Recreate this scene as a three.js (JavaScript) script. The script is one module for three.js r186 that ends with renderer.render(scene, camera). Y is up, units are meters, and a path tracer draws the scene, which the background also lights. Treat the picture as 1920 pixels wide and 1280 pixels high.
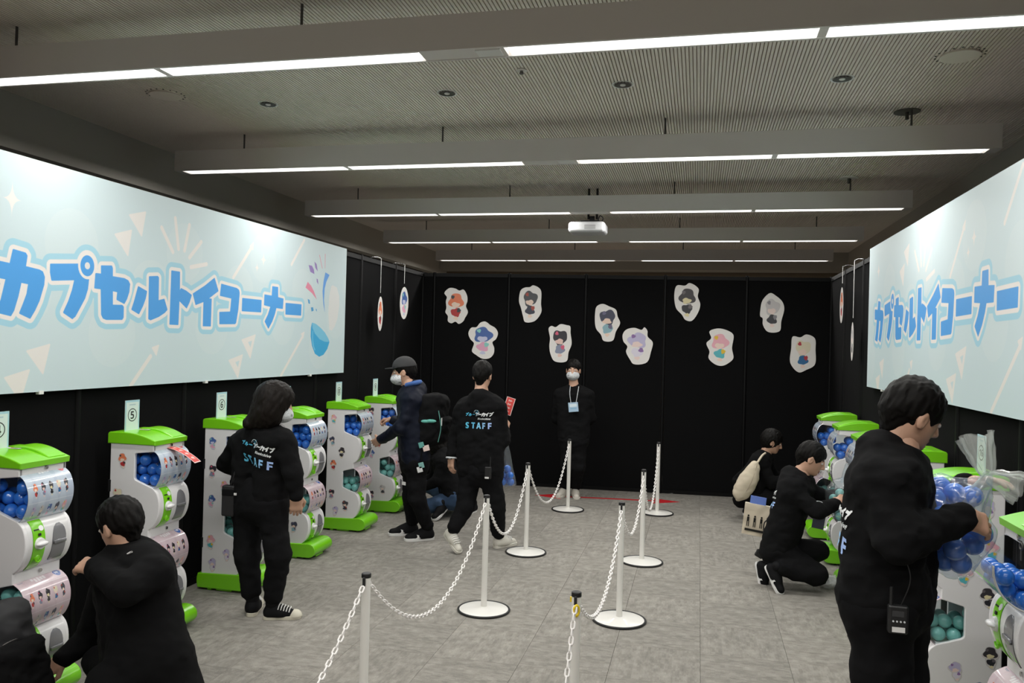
import * as THREE from 'three';
import { mergeGeometries } from 'three/addons/utils/BufferGeometryUtils.js';
import { RoundedBoxGeometry } from 'three/addons/geometries/RoundedBoxGeometry.js';
import { ImprovedNoise } from 'three/addons/math/ImprovedNoise.js';
import { RectAreaLightUniformsLib } from 'three/addons/lights/RectAreaLightUniformsLib.js';

// ---------- camera, exposure ----------
const scene = new THREE.Scene();
scene.background = new THREE.Color(0x000000);
const FOCAL = 1496.02, YAW = 0.2306, PITCH = 0.0046, ROLL = 0.0262, EYE = 1.7992;
const camera = new THREE.PerspectiveCamera(2 * Math.atan(640 / FOCAL) * 180 / Math.PI, 1.5, 0.05, 60);
camera.position.set(0, EYE, 0);
camera.rotation.set(PITCH, YAW, ROLL, 'YXZ');
const renderer = new THREE.WebGLRenderer({ antialias: true });
renderer.toneMapping = THREE.LinearToneMapping;
renderer.toneMappingExposure = 1.0;
renderer.shadowMap.enabled = true;
RectAreaLightUniformsLib.init();
const LAMP_RADIANCE = 47;           // fluorescent troughs, the only light of the hall
const LAMP_COLOR = new THREE.Color(1.0, 0.985, 0.94);

// ---------- helpers ----------
const V = (x, y, z) => new THREE.Vector3(x, y, z);
let seed = 7;
const rnd = () => { seed = (seed * 1664525 + 1013904223) >>> 0; return seed / 4294967296; };
const rr = (a, b) => a + (b - a) * rnd();
const NOISE = new ImprovedNoise();
const nz = (x, y, z) => NOISE.noise(x, y, z);
const used = {};
function numbered(n) { used[n] = (used[n] ?? -1) + 1; return used[n] ? n + '_' + String(used[n]).padStart(3, '0') : n; }
function thing(name, label, category, pos = [0, 0, 0], group, kind) {
  const o = new THREE.Group(); o.name = numbered(name); o.position.set(...pos);
  o.userData = { label, category }; if (group) o.userData.group = group; if (kind) o.userData.kind = kind;
  scene.add(o); return o;
}
function single(name, label, category, geo, mat, group, kind) {
  const o = new THREE.Mesh(geo, mat); o.name = numbered(name); o.userData = { label, category };
  if (group) o.userData.group = group; if (kind) o.userData.kind = kind; scene.add(o); return o;
}
function part(name, geo, mat, parent, label) {
  const o = new THREE.Mesh(geo, mat); o.name = name; if (label) o.userData.label = label; parent.add(o); return o;
}
const plain = (g) => { const h = g.index ? g.toNonIndexed() : g; for (const k of Object.keys(h.attributes)) if (!['position', 'normal', 'uv'].includes(k)) h.deleteAttribute(k); if (!h.attributes.uv) h.setAttribute('uv', new THREE.BufferAttribute(new Float32Array(h.attributes.position.count * 2), 2)); return h; };
const join = (...gs) => mergeGeometries(gs.flat().map(plain));
const box = (w, h, d, x = 0, y = 0, z = 0) => new THREE.BoxGeometry(w, h, d).translate(x, y, z);
const rbox = (w, h, d, r, x = 0, y = 0, z = 0, s = 2) => new RoundedBoxGeometry(w, h, d, s, r).translate(x, y, z);
const cyl = (r0, r1, h, x = 0, y = 0, z = 0, n = 16) => new THREE.CylinderGeometry(r1, r0, h, n).translate(x, y, z);
const span = (x0, x1, y0, y1, z0, z1) => box(Math.abs(x1 - x0), Math.abs(y1 - y0), Math.abs(z1 - z0), (x0 + x1) / 2, (y0 + y1) / 2, (z0 + z1) / 2);
function tube(pts, r, n = 24, m = 6) { return new THREE.TubeGeometry(new THREE.CatmullRomCurve3(pts), n, r, m, false); }
function std(color, roughness = 0.7, extra = {}) { return new THREE.MeshStandardMaterial({ color, roughness, ...extra }); }
function phys(color, roughness = 0.4, extra = {}) { return new THREE.MeshPhysicalMaterial({ color, roughness, ...extra }); }
function canvasTex(w, h, draw, repeat) {
  const c = document.createElement('canvas'); c.width = w; c.height = h; const x = c.getContext('2d'); draw(x, w, h);
  const t = new THREE.CanvasTexture(c); t.colorSpace = THREE.SRGBColorSpace; t.anisotropy = 4;
  if (repeat) { t.wrapS = t.wrapT = THREE.RepeatWrapping; t.repeat.set(...repeat); } return t;
}
function dataTex(n, f, srgb) {
  const d = new Uint8Array(n * n * 4);
  for (let j = 0; j < n; j++) for (let i = 0; i < n; i++) { const v = f(i, j); const k = (j * n + i) * 4; d[k] = v[0]; d[k + 1] = v[1]; d[k + 2] = v[2]; d[k + 3] = 255; }
  const t = new THREE.DataTexture(d, n, n); t.wrapS = t.wrapT = THREE.RepeatWrapping; t.magFilter = THREE.LinearFilter; t.minFilter = THREE.LinearMipmapLinearFilter; t.generateMipmaps = true;
  if (srgb) t.colorSpace = THREE.SRGBColorSpace; t.needsUpdate = true; return t;
}
// points measured from the photograph: a pixel and a distance down the hall, or a pixel on the floor
function ray(px, py) {
  let u = (px - 960) / FOCAL, v = (640 - py) / FOCAL; const c = Math.cos(ROLL), s = Math.sin(ROLL);
  [u, v] = [c * u - s * v, s * u + c * v];
  const cp = Math.cos(PITCH), sp = Math.sin(PITCH), Y = cp * v + sp, z1 = cp - sp * v, cy = Math.cos(YAW), sy = Math.sin(YAW);
  return [cy * u - sy * z1, Y, sy * u + cy * z1];
}
const at = (px, py, Z) => { const d = ray(px, py), t = Z / d[2]; return V(d[0] * t, EYE + d[1] * t, -Z); };
const fl = (px, py, y = 0) => { const d = ray(px, py), t = (y - EYE) / d[1]; return V(d[0] * t, y, -d[2] * t); };

// ---------- measurements of the hall ----------
const CEIL = 3.48, WALL_L = -4.75, WALL_R = 2.37, REAR = 14.6, FRONT = -2.6;
const BEAM0 = 3.637, BEAM_STEP = 2.2596, LAMP_Y = 3.178, BEAM_TOP = 3.345;
const LX = [-4.2342, -2.7711, -1.3358], RX = [-0.9206, 0.486, 1.8378];
const PART_L = -3.55, PART_R = 1.55, PART_H = 2.715, PT = 0.0758;       // black partitions; PT: the far one stands slightly askew
const BACK0 = V(-3.3926, 0, -9.9335), BDIR = V(Math.cos(PT), 0, -Math.sin(PT)), BNORM = V(-Math.sin(PT), 0, -Math.cos(PT)).negate();
const backAt = (s, y, off = 0) => BACK0.clone().addScaledVector(BDIR, s).addScaledVector(BNORM, off).setY(y);

// ---------- shared materials ----------
const M = {};
M.ceil = std(new THREE.Color(0.84, 0.77, 0.70), 0.85);
M.darkTrim = std(new THREE.Color(0.13, 0.12, 0.11), 0.7);
M.wall = std(new THREE.Color(0.46, 0.43, 0.38), 0.9);
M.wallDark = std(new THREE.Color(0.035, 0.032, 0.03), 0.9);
M.wallRear = std(new THREE.Color(0.20, 0.15, 0.10), 0.9);
M.beam = std(new THREE.Color(0.75, 0.715, 0.69), 0.6);
M.rod = std(new THREE.Color(0.12, 0.115, 0.11), 0.5, { metalness: 0.6 });
M.reflector = std(new THREE.Color(0.85, 0.85, 0.83), 0.35);
M.white = phys(new THREE.Color(0.86, 0.845, 0.86), 0.32, { clearcoat: 0.3, clearcoatRoughness: 0.2 });
M.whiteCover = phys(new THREE.Color(0.82, 0.81, 0.82), 0.25, { clearcoat: 0.5, clearcoatRoughness: 0.15 });
M.green = phys(new THREE.Color(0.21, 0.66, 0.012), 0.28, { clearcoat: 0.4, clearcoatRoughness: 0.15 });
M.blackPlastic = std(new THREE.Color(0.012, 0.012, 0.013), 0.45);
M.black = std(new THREE.Color(0.004, 0.004, 0.005), 0.7);
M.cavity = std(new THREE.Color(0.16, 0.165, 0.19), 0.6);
M.metal = std(new THREE.Color(0.55, 0.55, 0.55), 0.25, { metalness: 1 });
M.pane = phys(new THREE.Color(0.93, 0.97, 0.98), 0.04, { transmission: 1, thickness: 0, ior: 1.45 });
M.door = phys(new THREE.Color(0.22, 0.22, 0.235), 0.22, { clearcoat: 0.6, clearcoatRoughness: 0.1 });
M.blueCap = phys(new THREE.Color(0.035, 0.19, 0.72), 0.22, { clearcoat: 0.7, clearcoatRoughness: 0.12 });
M.tealCap = phys(new THREE.Color(0.22, 0.56, 0.52), 0.28, { clearcoat: 0.5, clearcoatRoughness: 0.15 });
M.post = phys(new THREE.Color(0.82, 0.80, 0.76), 0.35, { clearcoat: 0.3 });
M.chain = phys(new THREE.Color(0.84, 0.81, 0.79), 0.38);
M.yellow = std(new THREE.Color(0.85, 0.62, 0.02), 0.4);
const feltTex = dataTex(128, (i, j) => { const v = 128 + 60 * (rnd() - 0.5) + 50 * nz(i * 0.2, j * 0.2, 3.3); return [v, v, v]; });
feltTex.repeat.set(6, 6);
M.felt = phys(new THREE.Color(0.0058, 0.0058, 0.0062), 0.95, { specularIntensity: 0.15, bumpMap: feltTex, bumpScale: 0.0008 });
M.pole = phys(new THREE.Color(0.003, 0.003, 0.0034), 0.5, { specularIntensity: 0.35 });

// ---------- floor ----------
{
  const floor = new THREE.Group(); floor.name = 'floor'; floor.userData = { kind: 'structure', label: 'grey carpet tile floor of the hall', category: 'floor' }; scene.add(floor);
  const hash = (i, j, s) => { const v = Math.sin(i * 127.1 + j * 311.7 + s * 74.7) * 43758.5453; return (v - Math.floor(v)) * 2 - 1; };
  const carpet = (s, dir, tone) => {
    const t = dataTex(256, (i, j) => {
      const a = dir ? j : i, b = dir ? i : j;
      let v = 5 * nz(a * 0.012 + s, b * 0.06, s) + 4 * nz(a * 0.05, b * 0.35 + s, 2.2) + 16 * (rnd() - 0.5) + 14 * nz(i * 0.03, j * 0.03, s * 3.1);
      v += 6 * hash(Math.floor(a / 14), Math.floor(b / 6), s) + 6 * hash(Math.floor(a / 40), Math.floor(b / 11), s + 4); v += 136 + tone; return [v * 1.015, v * 0.985, v * 0.935];
    }, true);
    t.repeat.set(1, 1);
    const b = dataTex(128, () => { const v = 255 * rnd(); return [v, v, v]; }); b.repeat.set(2, 2);
    return std(0xffffff, 0.95, { map: t, bumpMap: b, bumpScale: 0.002 });
  };
  const mats = [carpet(1.3, 0, 2), carpet(5.7, 1, 0), carpet(9.1, 0, -3), carpet(12.9, 1, 3)];
  const S = 0.5, g = rbox(S - 0.0015, 0.008, S - 0.0015, 0.0012, 0, -0.004, 0, 1);
  // uv across each tile
  const uvt = (geo) => { const p = geo.attributes.position, uv = geo.attributes.uv; for (let i = 0; i < p.count; i++) uv.setXY(i, p.getX(i) / S + 0.5, p.getZ(i) / S + 0.5); return geo; };
  uvt(g);
  const rest = [[], [], [], []];
  for (let i = 0; i < 15; i++) for (let j = 0; j < 34; j++) {
    const x = WALL_L - 0.2 + 0.25 + i * S, z = -FRONT - 0.25 - j * S, k = ((i + j) % 2) + (rnd() < 0.5 ? 0 : 2);
    if (x > -3.7 && x < 1.7 && z < -2.9 && z > -10.6) { const m = part('carpet_tile', g, mats[k], floor); m.position.set(x, 0, z); }
    else rest[k].push(uvt(box(S, 0.008, S)).translate(x, -0.004, z));
  }
  rest.forEach((r, k) => { const m = part('carpet_tile', join(r), mats[k], floor); m.userData.kind = 'stuff'; });
  part('slab', span(WALL_L - 0.5, WALL_R + 0.5, -0.2, -0.0078, -FRONT + 0.2, -REAR - 0.2), std(0x55524d, 0.95), floor);
}
// ---------- ceiling with fine ribs running down the hall ----------
{
  const pos = [], nrm = [], idx = [], pitch = 0.0212, grv = 0.0066, dep = 0.024, z0 = -FRONT, z1 = -REAR;
  const quad = (a, b, n) => { const k = pos.length / 3; pos.push(a[0], a[1], z0, b[0], b[1], z0, b[0], b[1], z1, a[0], a[1], z1); for (let i = 0; i < 4; i++) nrm.push(n[0], n[1], 0); idx.push(k, k + 2, k + 1, k, k + 3, k + 2); };
  for (let x = WALL_L - 0.05; x < WALL_R + 0.05; x += pitch) {
    const a = x + pitch - grv;
    quad([x, CEIL], [a, CEIL], [0, -1]); quad([a, CEIL], [a, CEIL + dep], [1, 0]);
    quad([x + pitch, CEIL + dep], [x + pitch, CEIL], [-1, 0]);
  }
  const g = new THREE.BufferGeometry(); g.setAttribute('position', new THREE.Float32BufferAttribute(pos, 3)); g.setAttribute('normal', new THREE.Float32BufferAttribute(nrm, 3)); g.setIndex(idx); g.computeVertexNormals();
  const c = new THREE.Group(); c.name = 'ceiling'; c.userData = { kind: 'structure', label: 'ribbed beige metal ceiling', category: 'ceiling' }; scene.add(c);
  part('ribbing', g, M.ceil, c);
  part('backing', span(WALL_L - 0.4, WALL_R + 0.4, CEIL + dep, CEIL + 0.2, -FRONT + 0.1, -REAR - 0.1), M.ceil, c);
}
// ---------- walls of the hall ----------
function struct(name, geo, mat, label) { return single(name, label, 'wall', geo, mat, undefined, 'structure'); }
struct('wall_left', join(span(WALL_L - 0.2, WALL_L, 3.09, CEIL + 0.1, -FRONT, -REAR)), M.wall, 'grey painted bulkhead above the long banner that ends in a capsule drawing');
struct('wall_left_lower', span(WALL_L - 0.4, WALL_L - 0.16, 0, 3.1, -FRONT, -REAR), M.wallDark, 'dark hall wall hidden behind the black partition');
struct('wall_right', span(WALL_R, WALL_R + 0.2, 3.09, CEIL + 0.1, -FRONT, -REAR), M.wall, 'grey painted bulkhead above the banner beside machine sixteen');
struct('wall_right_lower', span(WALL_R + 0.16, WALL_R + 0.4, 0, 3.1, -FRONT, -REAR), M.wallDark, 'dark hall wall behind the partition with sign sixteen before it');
struct('wall_rear', span(WALL_L - 0.3, WALL_R + 0.3, 0, 3.3, -REAR, -REAR - 0.2), M.wallRear, 'brownish end wall seen over the far partition');
struct('wall_rear_bulkhead', span(WALL_L - 0.3, WALL_R + 0.3, 3.18, CEIL + 0.1, -14.15, -REAR), M.wall, 'grey bulkhead along the top of the brown end wall');
struct('wall_entrance', span(WALL_L - 0.3, WALL_R + 0.3, 0, CEIL + 0.1, -FRONT + 0.2, -FRONT), M.wall, 'plain entrance wall facing the far partition');

// ---------- black system-panel partitions ----------
function partition(name, label, p0, dir, widths, height) {
  const g = new THREE.Group(); g.name = name; g.userData = { kind: 'structure', label, category: 'partition' }; scene.add(g);
  const ang = Math.atan2(-dir.z, dir.x); let s = 0; const panelGeo = {};
  const poleG = new THREE.CylinderGeometry(0.021, 0.021, height + 0.012, 8).rotateY(Math.PI / 8).translate(0, (height + 0.012) / 2, 0);
  const put = (o, d) => { o.position.copy(p0).addScaledVector(dir, d); o.rotation.y = ang; };
  put(part('pole', poleG, M.pole, g), 0);
  for (const w of widths) {
    const k = w.toFixed(3);
    panelGeo[k] ??= [box(w - 0.04, height - 0.09, 0.008, w / 2, height / 2, 0), join(span(0.018, w - 0.018, height - 0.045, height, -0.014, 0.014), span(0.018, w - 0.018, 0.002, 0.045, -0.014, 0.014))];
    const a = part('panel', panelGeo[k][0], M.felt, g); put(a, s);
    const b = part('rail', panelGeo[k][1], M.pole, g); put(b, s);
    s += w; put(part('pole', poleG, M.pole, g), s);
  }
  return g;
}
const P99 = 0.99;
partition('wall_back', 'far black felt partition carrying ten white die cut boards', backAt(-0.16, 0), BDIR, [0.16, P99, P99, P99, P99, P99], PART_H);
{ const n = 11, z0 = 9.925 - n * P99; partition('wall_left_partition', 'black felt partition behind the machines numbered four to nine', V(PART_L, 0, -z0 - 0), V(0, 0, -1), Array(n).fill(P99), PART_H); }
{ const n = 11, z0 = 10.3 - n * P99; partition('wall_right_partition', 'black felt partition behind the machine with sign sixteen', V(PART_R, 0, -z0), V(0, 0, -1), Array(n).fill(P99), PART_H); }

// ---------- suspended trough lights ----------
{
  const W = 0.145, T = 0.01, h = W / 2, D0 = -4.30, D1 = 1.905;
  const shell = [span(D0, D1, LAMP_Y, BEAM_TOP, h - T, h), span(D0, D1, LAMP_Y, BEAM_TOP, -h, -h + T), span(D0, D1, BEAM_TOP - T, BEAM_TOP, -h + T, h - T),
    span(D0, LX[0], LAMP_Y, BEAM_TOP - T, -h + T, h - T), span(RX[2], D1, LAMP_Y, BEAM_TOP - T, -h + T, h - T), span(LX[2], RX[0], LAMP_Y + 0.004, BEAM_TOP - T, -h + T, h - T)];
  const shellG = join(shell);
  const lipG = join([[LX[0], LX[2]], [RX[0], RX[2]]].map(([a, b]) => [span(a, b, LAMP_Y, LAMP_Y + 0.006, h - T - 0.006, h - T), span(a, b, LAMP_Y, LAMP_Y + 0.006, -h + T, -h + T + 0.006)]).flat());
  const runs = [[LX[0], LX[1]], [LX[1], LX[2]], [RX[0], RX[1]], [RX[1], RX[2]]];
  const lampG = runs.map(([a, b]) => span(a + 0.02, b - 0.02, LAMP_Y + 0.003, LAMP_Y + 0.03, -h + 0.018, h - 0.018));
  const divG = [LX[1], RX[1]].map((x) => span(x - 0.02, x + 0.02, LAMP_Y + 0.004, LAMP_Y + 0.1, -h + T, h - T));
  const rodG = cyl(0.007, 0.007, CEIL - BEAM_TOP + 0.01, 0, (CEIL + BEAM_TOP) / 2 + 0.003, 0, 8);
  const emit = new THREE.MeshStandardMaterial({ color: 0xffffff, emissive: LAMP_COLOR, emissiveIntensity: 2.2, roughness: 0.6 });
  for (let i = -2; i < 5; i++) {
    const Z = BEAM0 + i * BEAM_STEP;
    const place = i === 4 ? 'beyond the far black partition' : i === 3 ? 'just short of the far partition' : i === 2 ? 'above the ceiling projector' : i === 1 ? 'crossing midway over the banners' : i === 0 ? 'crossing over the four round downlights' : i === -1 ? 'over the entrance end of the queue' : 'beside the entrance wall';
    const t = thing('trough_light', 'long suspended grey trough light with fluorescent strips ' + place, 'ceiling light', [0, 0, -Z], 'suspended trough lights');
    part('housing', shellG, M.beam, t); part('lip', lipG, M.reflector, t);
    for (const g of lampG) part('fluorescent_strip', g, emit, t, 'glowing white strip');
    for (const g of divG) part('divider', g, M.beam, t);
    for (const x of [-3.7, -1.98, -0.28, 1.37]) { const r = part('hanger_rod', rodG, M.rod, t); r.position.x = x; }
    if (i === 0 || i === 1) { const p = part('access_plate', span(-1.04, -0.92, LAMP_Y - 0.002, LAMP_Y + 0.004, -0.04, 0.04), M.reflector, t); p.position.x = -0.02; }
    for (const [a, b] of [[LX[0], LX[2]], [RX[0], RX[2]]]) {
      const l = new THREE.RectAreaLight(LAMP_COLOR, LAMP_RADIANCE, b - a - 0.05, W - 0.05);
      l.position.set((a + b) / 2, LAMP_Y - 0.003, -Z); l.rotation.x = -Math.PI / 2; l.name = 'trough_lamp'; scene.add(l);
    }
  }
}
// ---------- ceiling fittings ----------
function downlight(x, Z, r, label, bright) {
  const t = thing('downlight', label, 'downlight', [x, CEIL, -Z], 'round recessed downlights');
  const pts = [[r * 0.72, 0.03], [r * 0.8, 0.0], [r, -0.004], [r, 0.001]].map((p) => new THREE.Vector2(...p));
  part('trim_ring', new THREE.LatheGeometry(pts, 28), M.reflector, t);
  part('reflector_cone', new THREE.LatheGeometry([[0.004, -0.001], [r * 0.45, -0.002], [r * 0.78, -0.006]].map((p) => new THREE.Vector2(...p)), 28), bright, t);
  part('bulb', new THREE.SphereGeometry(r * 0.28, 12, 8).scale(1, 0.4, 1).translate(0, -0.004, 0), M.reflector, t);
}
const where = ['over machine numbered six', 'over the chain row beside the staff', 'over the middle of the queue', 'over the aisle by sign sixteen'];
[[-3.05, 5.15], [-1.69, 5.1], [-0.515, 5.1], [0.81, 5.19]].forEach(([x, Z], i) => downlight(x, Z, 0.07, 'small round recessed downlight with shiny rim ' + where[i], M.rod));
function speaker(x, Z, label) {
  const t = thing('ceiling_speaker', label, 'speaker', [x, CEIL, -Z], 'round ceiling speakers');
  part('grille', new THREE.CylinderGeometry(0.1, 0.105, 0.012, 32).translate(0, -0.006, 0), M.ceil, t);
  const h = new THREE.CylinderGeometry(0.006, 0.006, 0.004, 8);
  for (let k = 0; k < 18; k++) { const m = part('perforation', h, M.darkTrim, t); m.position.set(0.125 * Math.cos(k / 18 * 6.283), -0.001, 0.125 * Math.sin(k / 18 * 6.283)); }
}
speaker(-3.66, 4.84, 'flat round ceiling speaker over the machine row near sign five');
speaker(1.375, 4.88, 'flat round ceiling speaker over the banner by sign sixteen');
{
  const t = thing('sprinkler', 'small round sprinkler head set in the ribbed ceiling', 'sprinkler', [-1.095, CEIL, -4.73]);
  part('escutcheon', new THREE.CylinderGeometry(0.03, 0.034, 0.01, 20).translate(0, -0.005, 0), M.beam, t);
  part('nozzle', new THREE.CylinderGeometry(0.008, 0.014, 0.02, 12).translate(0, -0.018, 0), M.darkTrim, t);
  for (const [x, Z, m, l] of [[1.355, 5.96, M.darkTrim, 'dark round ceiling plate above a trough light hanger'], [1.35, 8.13, M.reflector, 'pale round ceiling plate above a trough light hanger']]) {
    const d = thing('ceiling_plate', l, 'ceiling plate', [x, CEIL, -Z]); part('disc', new THREE.CylinderGeometry(0.085, 0.085, 0.006, 28).translate(0, -0.003, 0), m, d); part('stub', cyl(0.012, 0.012, 0.05, 0, -0.03, 0, 10), M.rod, d);
  }
}
// ---------- projector ----------
{
  const Z = 8.42, a = at(1069, 428, Z), b = at(1137, 428, Z), w = b.x - a.x, cx = (a.x + b.x) / 2, y = a.y - 0.005;
  const t = thing('projector', 'white box projector hanging from the ceiling on a black bracket', 'projector', [cx, y, -Z]);
  part('case', rbox(w, 0.115, 0.30, 0.035, 0, 0, 0, 4), phys(new THREE.Color(0.62, 0.62, 0.64), 0.4), t);
  part('lens', new THREE.CylinderGeometry(0.035, 0.04, 0.04, 20).rotateX(Math.PI / 2).translate(-w * 0.2, 0, -0.16), M.blackPlastic, t);
  part('vent', join([0, 1, 2, 3].map((k) => box(w * 0.3, 0.004, 0.004, w * 0.1, -0.02 + k * 0.012, 0.149))), M.darkTrim, t);
  part('bracket', join(box(0.2, 0.012, 0.12, 0.02, 0.075, 0), box(0.05, 0.06, 0.05, 0.04, 0.1, 0)), M.blackPlastic, t);
  part('pole', join(cyl(0.012, 0.012, CEIL - y - 0.1, 0.0, (CEIL - y + 0.1) / 2, 0, 10), cyl(0.012, 0.012, CEIL - y - 0.1, 0.09, (CEIL - y + 0.1) / 2, 0, 10)), M.blackPlastic, t);
  part('cable', tube([V(0.1, 0.07, 0.03), V(0.13, 0.13, 0.04), V(0.16, 0.1, 0.04), V(0.14, 0.06, 0.03)], 0.006), M.blackPlastic, t);
}
const GLYPHS= [[[0.18,0.747],[0.255,0.738],[0.264,0.727],[0.255,0.667],[0.348,0.658],[0.371,0.65],[0.383,0.626],[0.381,0.585],[0.353,0.497],[0.325,0.443],[0.297,0.401],[0.233,0.423],[0.251,0.463],[0.276,0.525],[0.285,0.583],[0.231,0.588],[0.214,0.512],[0.19,0.436],[0.173,0.409],[0.09,0.423],[0.115,0.482],[0.143,0.597],[0.053,0.604],[0.051,0.68],[0.109,0.676],[0.163,0.672]],[[0.428,0.697],[0.623,0.718],[0.633,0.692],[0.648,0.664],[0.672,0.646],[0.707,0.638],[0.701,0.585],[0.682,0.531],[0.65,0.481],[0.612,0.423],[0.593,0.41],[0.531,0.44],[0.564,0.502],[0.59,0.568],[0.607,0.633],[0.439,0.616],[0.429,0.655]],[[0.811,0.727],[0.893,0.735],[0.899,0.724],[0.901,0.671],[1.006,0.668],[1.04,0.658],[1.054,0.64],[1.049,0.593],[1.031,0.549],[1.011,0.52],[0.949,0.54],[0.954,0.588],[0.904,0.592],[0.908,0.498],[0.993,0.501],[1.003,0.494],[1.004,0.431],[0.996,0.42],[0.862,0.415],[0.836,0.422],[0.823,0.441],[0.814,0.596],[0.762,0.597],[0.767,0.677],[0.813,0.678]],[[1.137,0.628],[1.213,0.604],[1.203,0.562],[1.18,0.513],[1.146,0.462],[1.084,0.485],[1.105,0.535],[1.121,0.582]],[[1.239,0.701],[1.318,0.71],[1.326,0.705],[1.329,0.549],[1.389,0.564],[1.421,0.5],[1.398,0.481],[1.339,0.452],[1.261,0.427],[1.244,0.432]],[[1.462,0.76],[1.544,0.76],[1.548,0.624],[1.567,0.648],[1.619,0.636],[1.68,0.612],[1.659,0.564],[1.631,0.524],[1.547,0.573],[1.542,0.405],[1.458,0.405]],[[1.95,0.753],[1.998,0.668],[1.868,0.598],[1.918,0.598],[1.916,0.406],[1.83,0.405],[1.83,0.581],[1.736,0.553],[1.704,0.623],[1.839,0.688]],[[2.042,0.717],[2.241,0.701],[2.272,0.69],[2.281,0.671],[2.268,0.541],[2.243,0.439],[2.232,0.433],[2.033,0.426],[2.029,0.506],[2.168,0.515],[2.181,0.626],[2.031,0.637]],[[2.329,0.629],[2.602,0.63],[2.6,0.54],[2.328,0.537]],[[2.773,0.755],[2.859,0.756],[2.864,0.67],[2.954,0.664],[2.947,0.586],[2.841,0.588],[2.821,0.536],[2.779,0.469],[2.725,0.411],[2.67,0.463],[2.715,0.517],[2.755,0.593],[2.652,0.601],[2.654,0.679],[2.769,0.676]],[[3.001,0.629],[3.276,0.632],[3.273,0.542],[3.004,0.54]]] ;
const TRIS= [[[1.038,1.071],[1.183,1.113],[1.152,0.959]],[[0.917,0.933],[1.057,0.977],[1.031,0.82]],[[0.286,0.221],[0.434,0.256],[0.394,0.101]],[[0.151,0.083],[0.301,0.119],[0.249,-0.038]],[[1.286,0.242],[1.347,0.257],[1.326,0.196]],[[2.336,0.306],[2.526,0.348],[2.462,0.166]],[[2.167,0.148],[2.349,0.188],[2.293,0.015]],[[2.415,1.05],[2.461,1.083],[2.457,1.031]],[[3.292,0.372],[3.344,0.389],[3.327,0.336]]] ;
const RAYS= [[[1.345,1.039],[1.467,0.892]],[[1.483,1.123],[1.526,0.92]],[[1.639,1.101],[1.592,0.917]],[[1.779,1.001],[1.649,0.875]],[[1.849,0.849],[1.668,0.809]],[[2.425,1.032],[2.194,0.783]],[[3.3,1.219],[3.081,0.975]],[[1.271,0.187],[1.091,0.002]],[[3.31,0.344],[2.952,0.009]]] ;
const CAPSULE_ART= {"purple":[[[3.394,1.003],[3.459,1.003],[3.498,0.97],[3.51,0.931],[3.429,0.945]],[[3.503,1.046],[3.548,1.028],[3.575,0.962],[3.525,0.99]],[[3.556,0.895],[3.579,0.888],[3.595,0.842],[3.561,0.864]]],"pink":[[[3.385,0.849],[3.346,0.794],[3.474,0.751],[3.571,0.699],[3.51,0.771],[3.451,0.819]],[[3.596,1.119],[3.606,1.12],[3.67,0.999],[3.662,0.998]],[[3.713,1.142],[3.723,1.143],[3.725,1.006],[3.719,1.005]]],"blue":[[[3.731,0.968],[3.819,0.951],[3.757,0.881],[3.725,0.814],[3.717,0.704],[3.74,0.586],[3.705,0.667],[3.683,0.783],[3.697,0.876]]],"small":[[[3.394,0.694],[3.431,0.686],[3.442,0.651],[3.409,0.654]],[[3.459,0.619],[3.5,0.624],[3.515,0.593],[3.474,0.582]],[[3.553,0.613],[3.572,0.61],[3.578,0.587],[3.562,0.594]]],"white":[[[3.891,0.859],[3.987,0.843],[4.045,0.762],[4.051,0.667],[4.016,0.533],[3.957,0.455],[3.897,0.416],[3.845,0.424],[3.815,0.58],[3.825,0.748],[3.861,0.843]]],"cup":[[[3.489,0.481],[3.565,0.471],[3.664,0.437],[3.756,0.394],[3.829,0.34],[3.856,0.304],[3.815,0.238],[3.738,0.183],[3.651,0.164],[3.562,0.193],[3.502,0.264],[3.469,0.352],[3.47,0.432]]],"open":[[[3.489,0.481],[3.565,0.471],[3.664,0.437],[3.756,0.394],[3.829,0.34],[3.842,0.305],[3.751,0.307],[3.651,0.329],[3.551,0.381],[3.501,0.433]]]} ;
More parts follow.
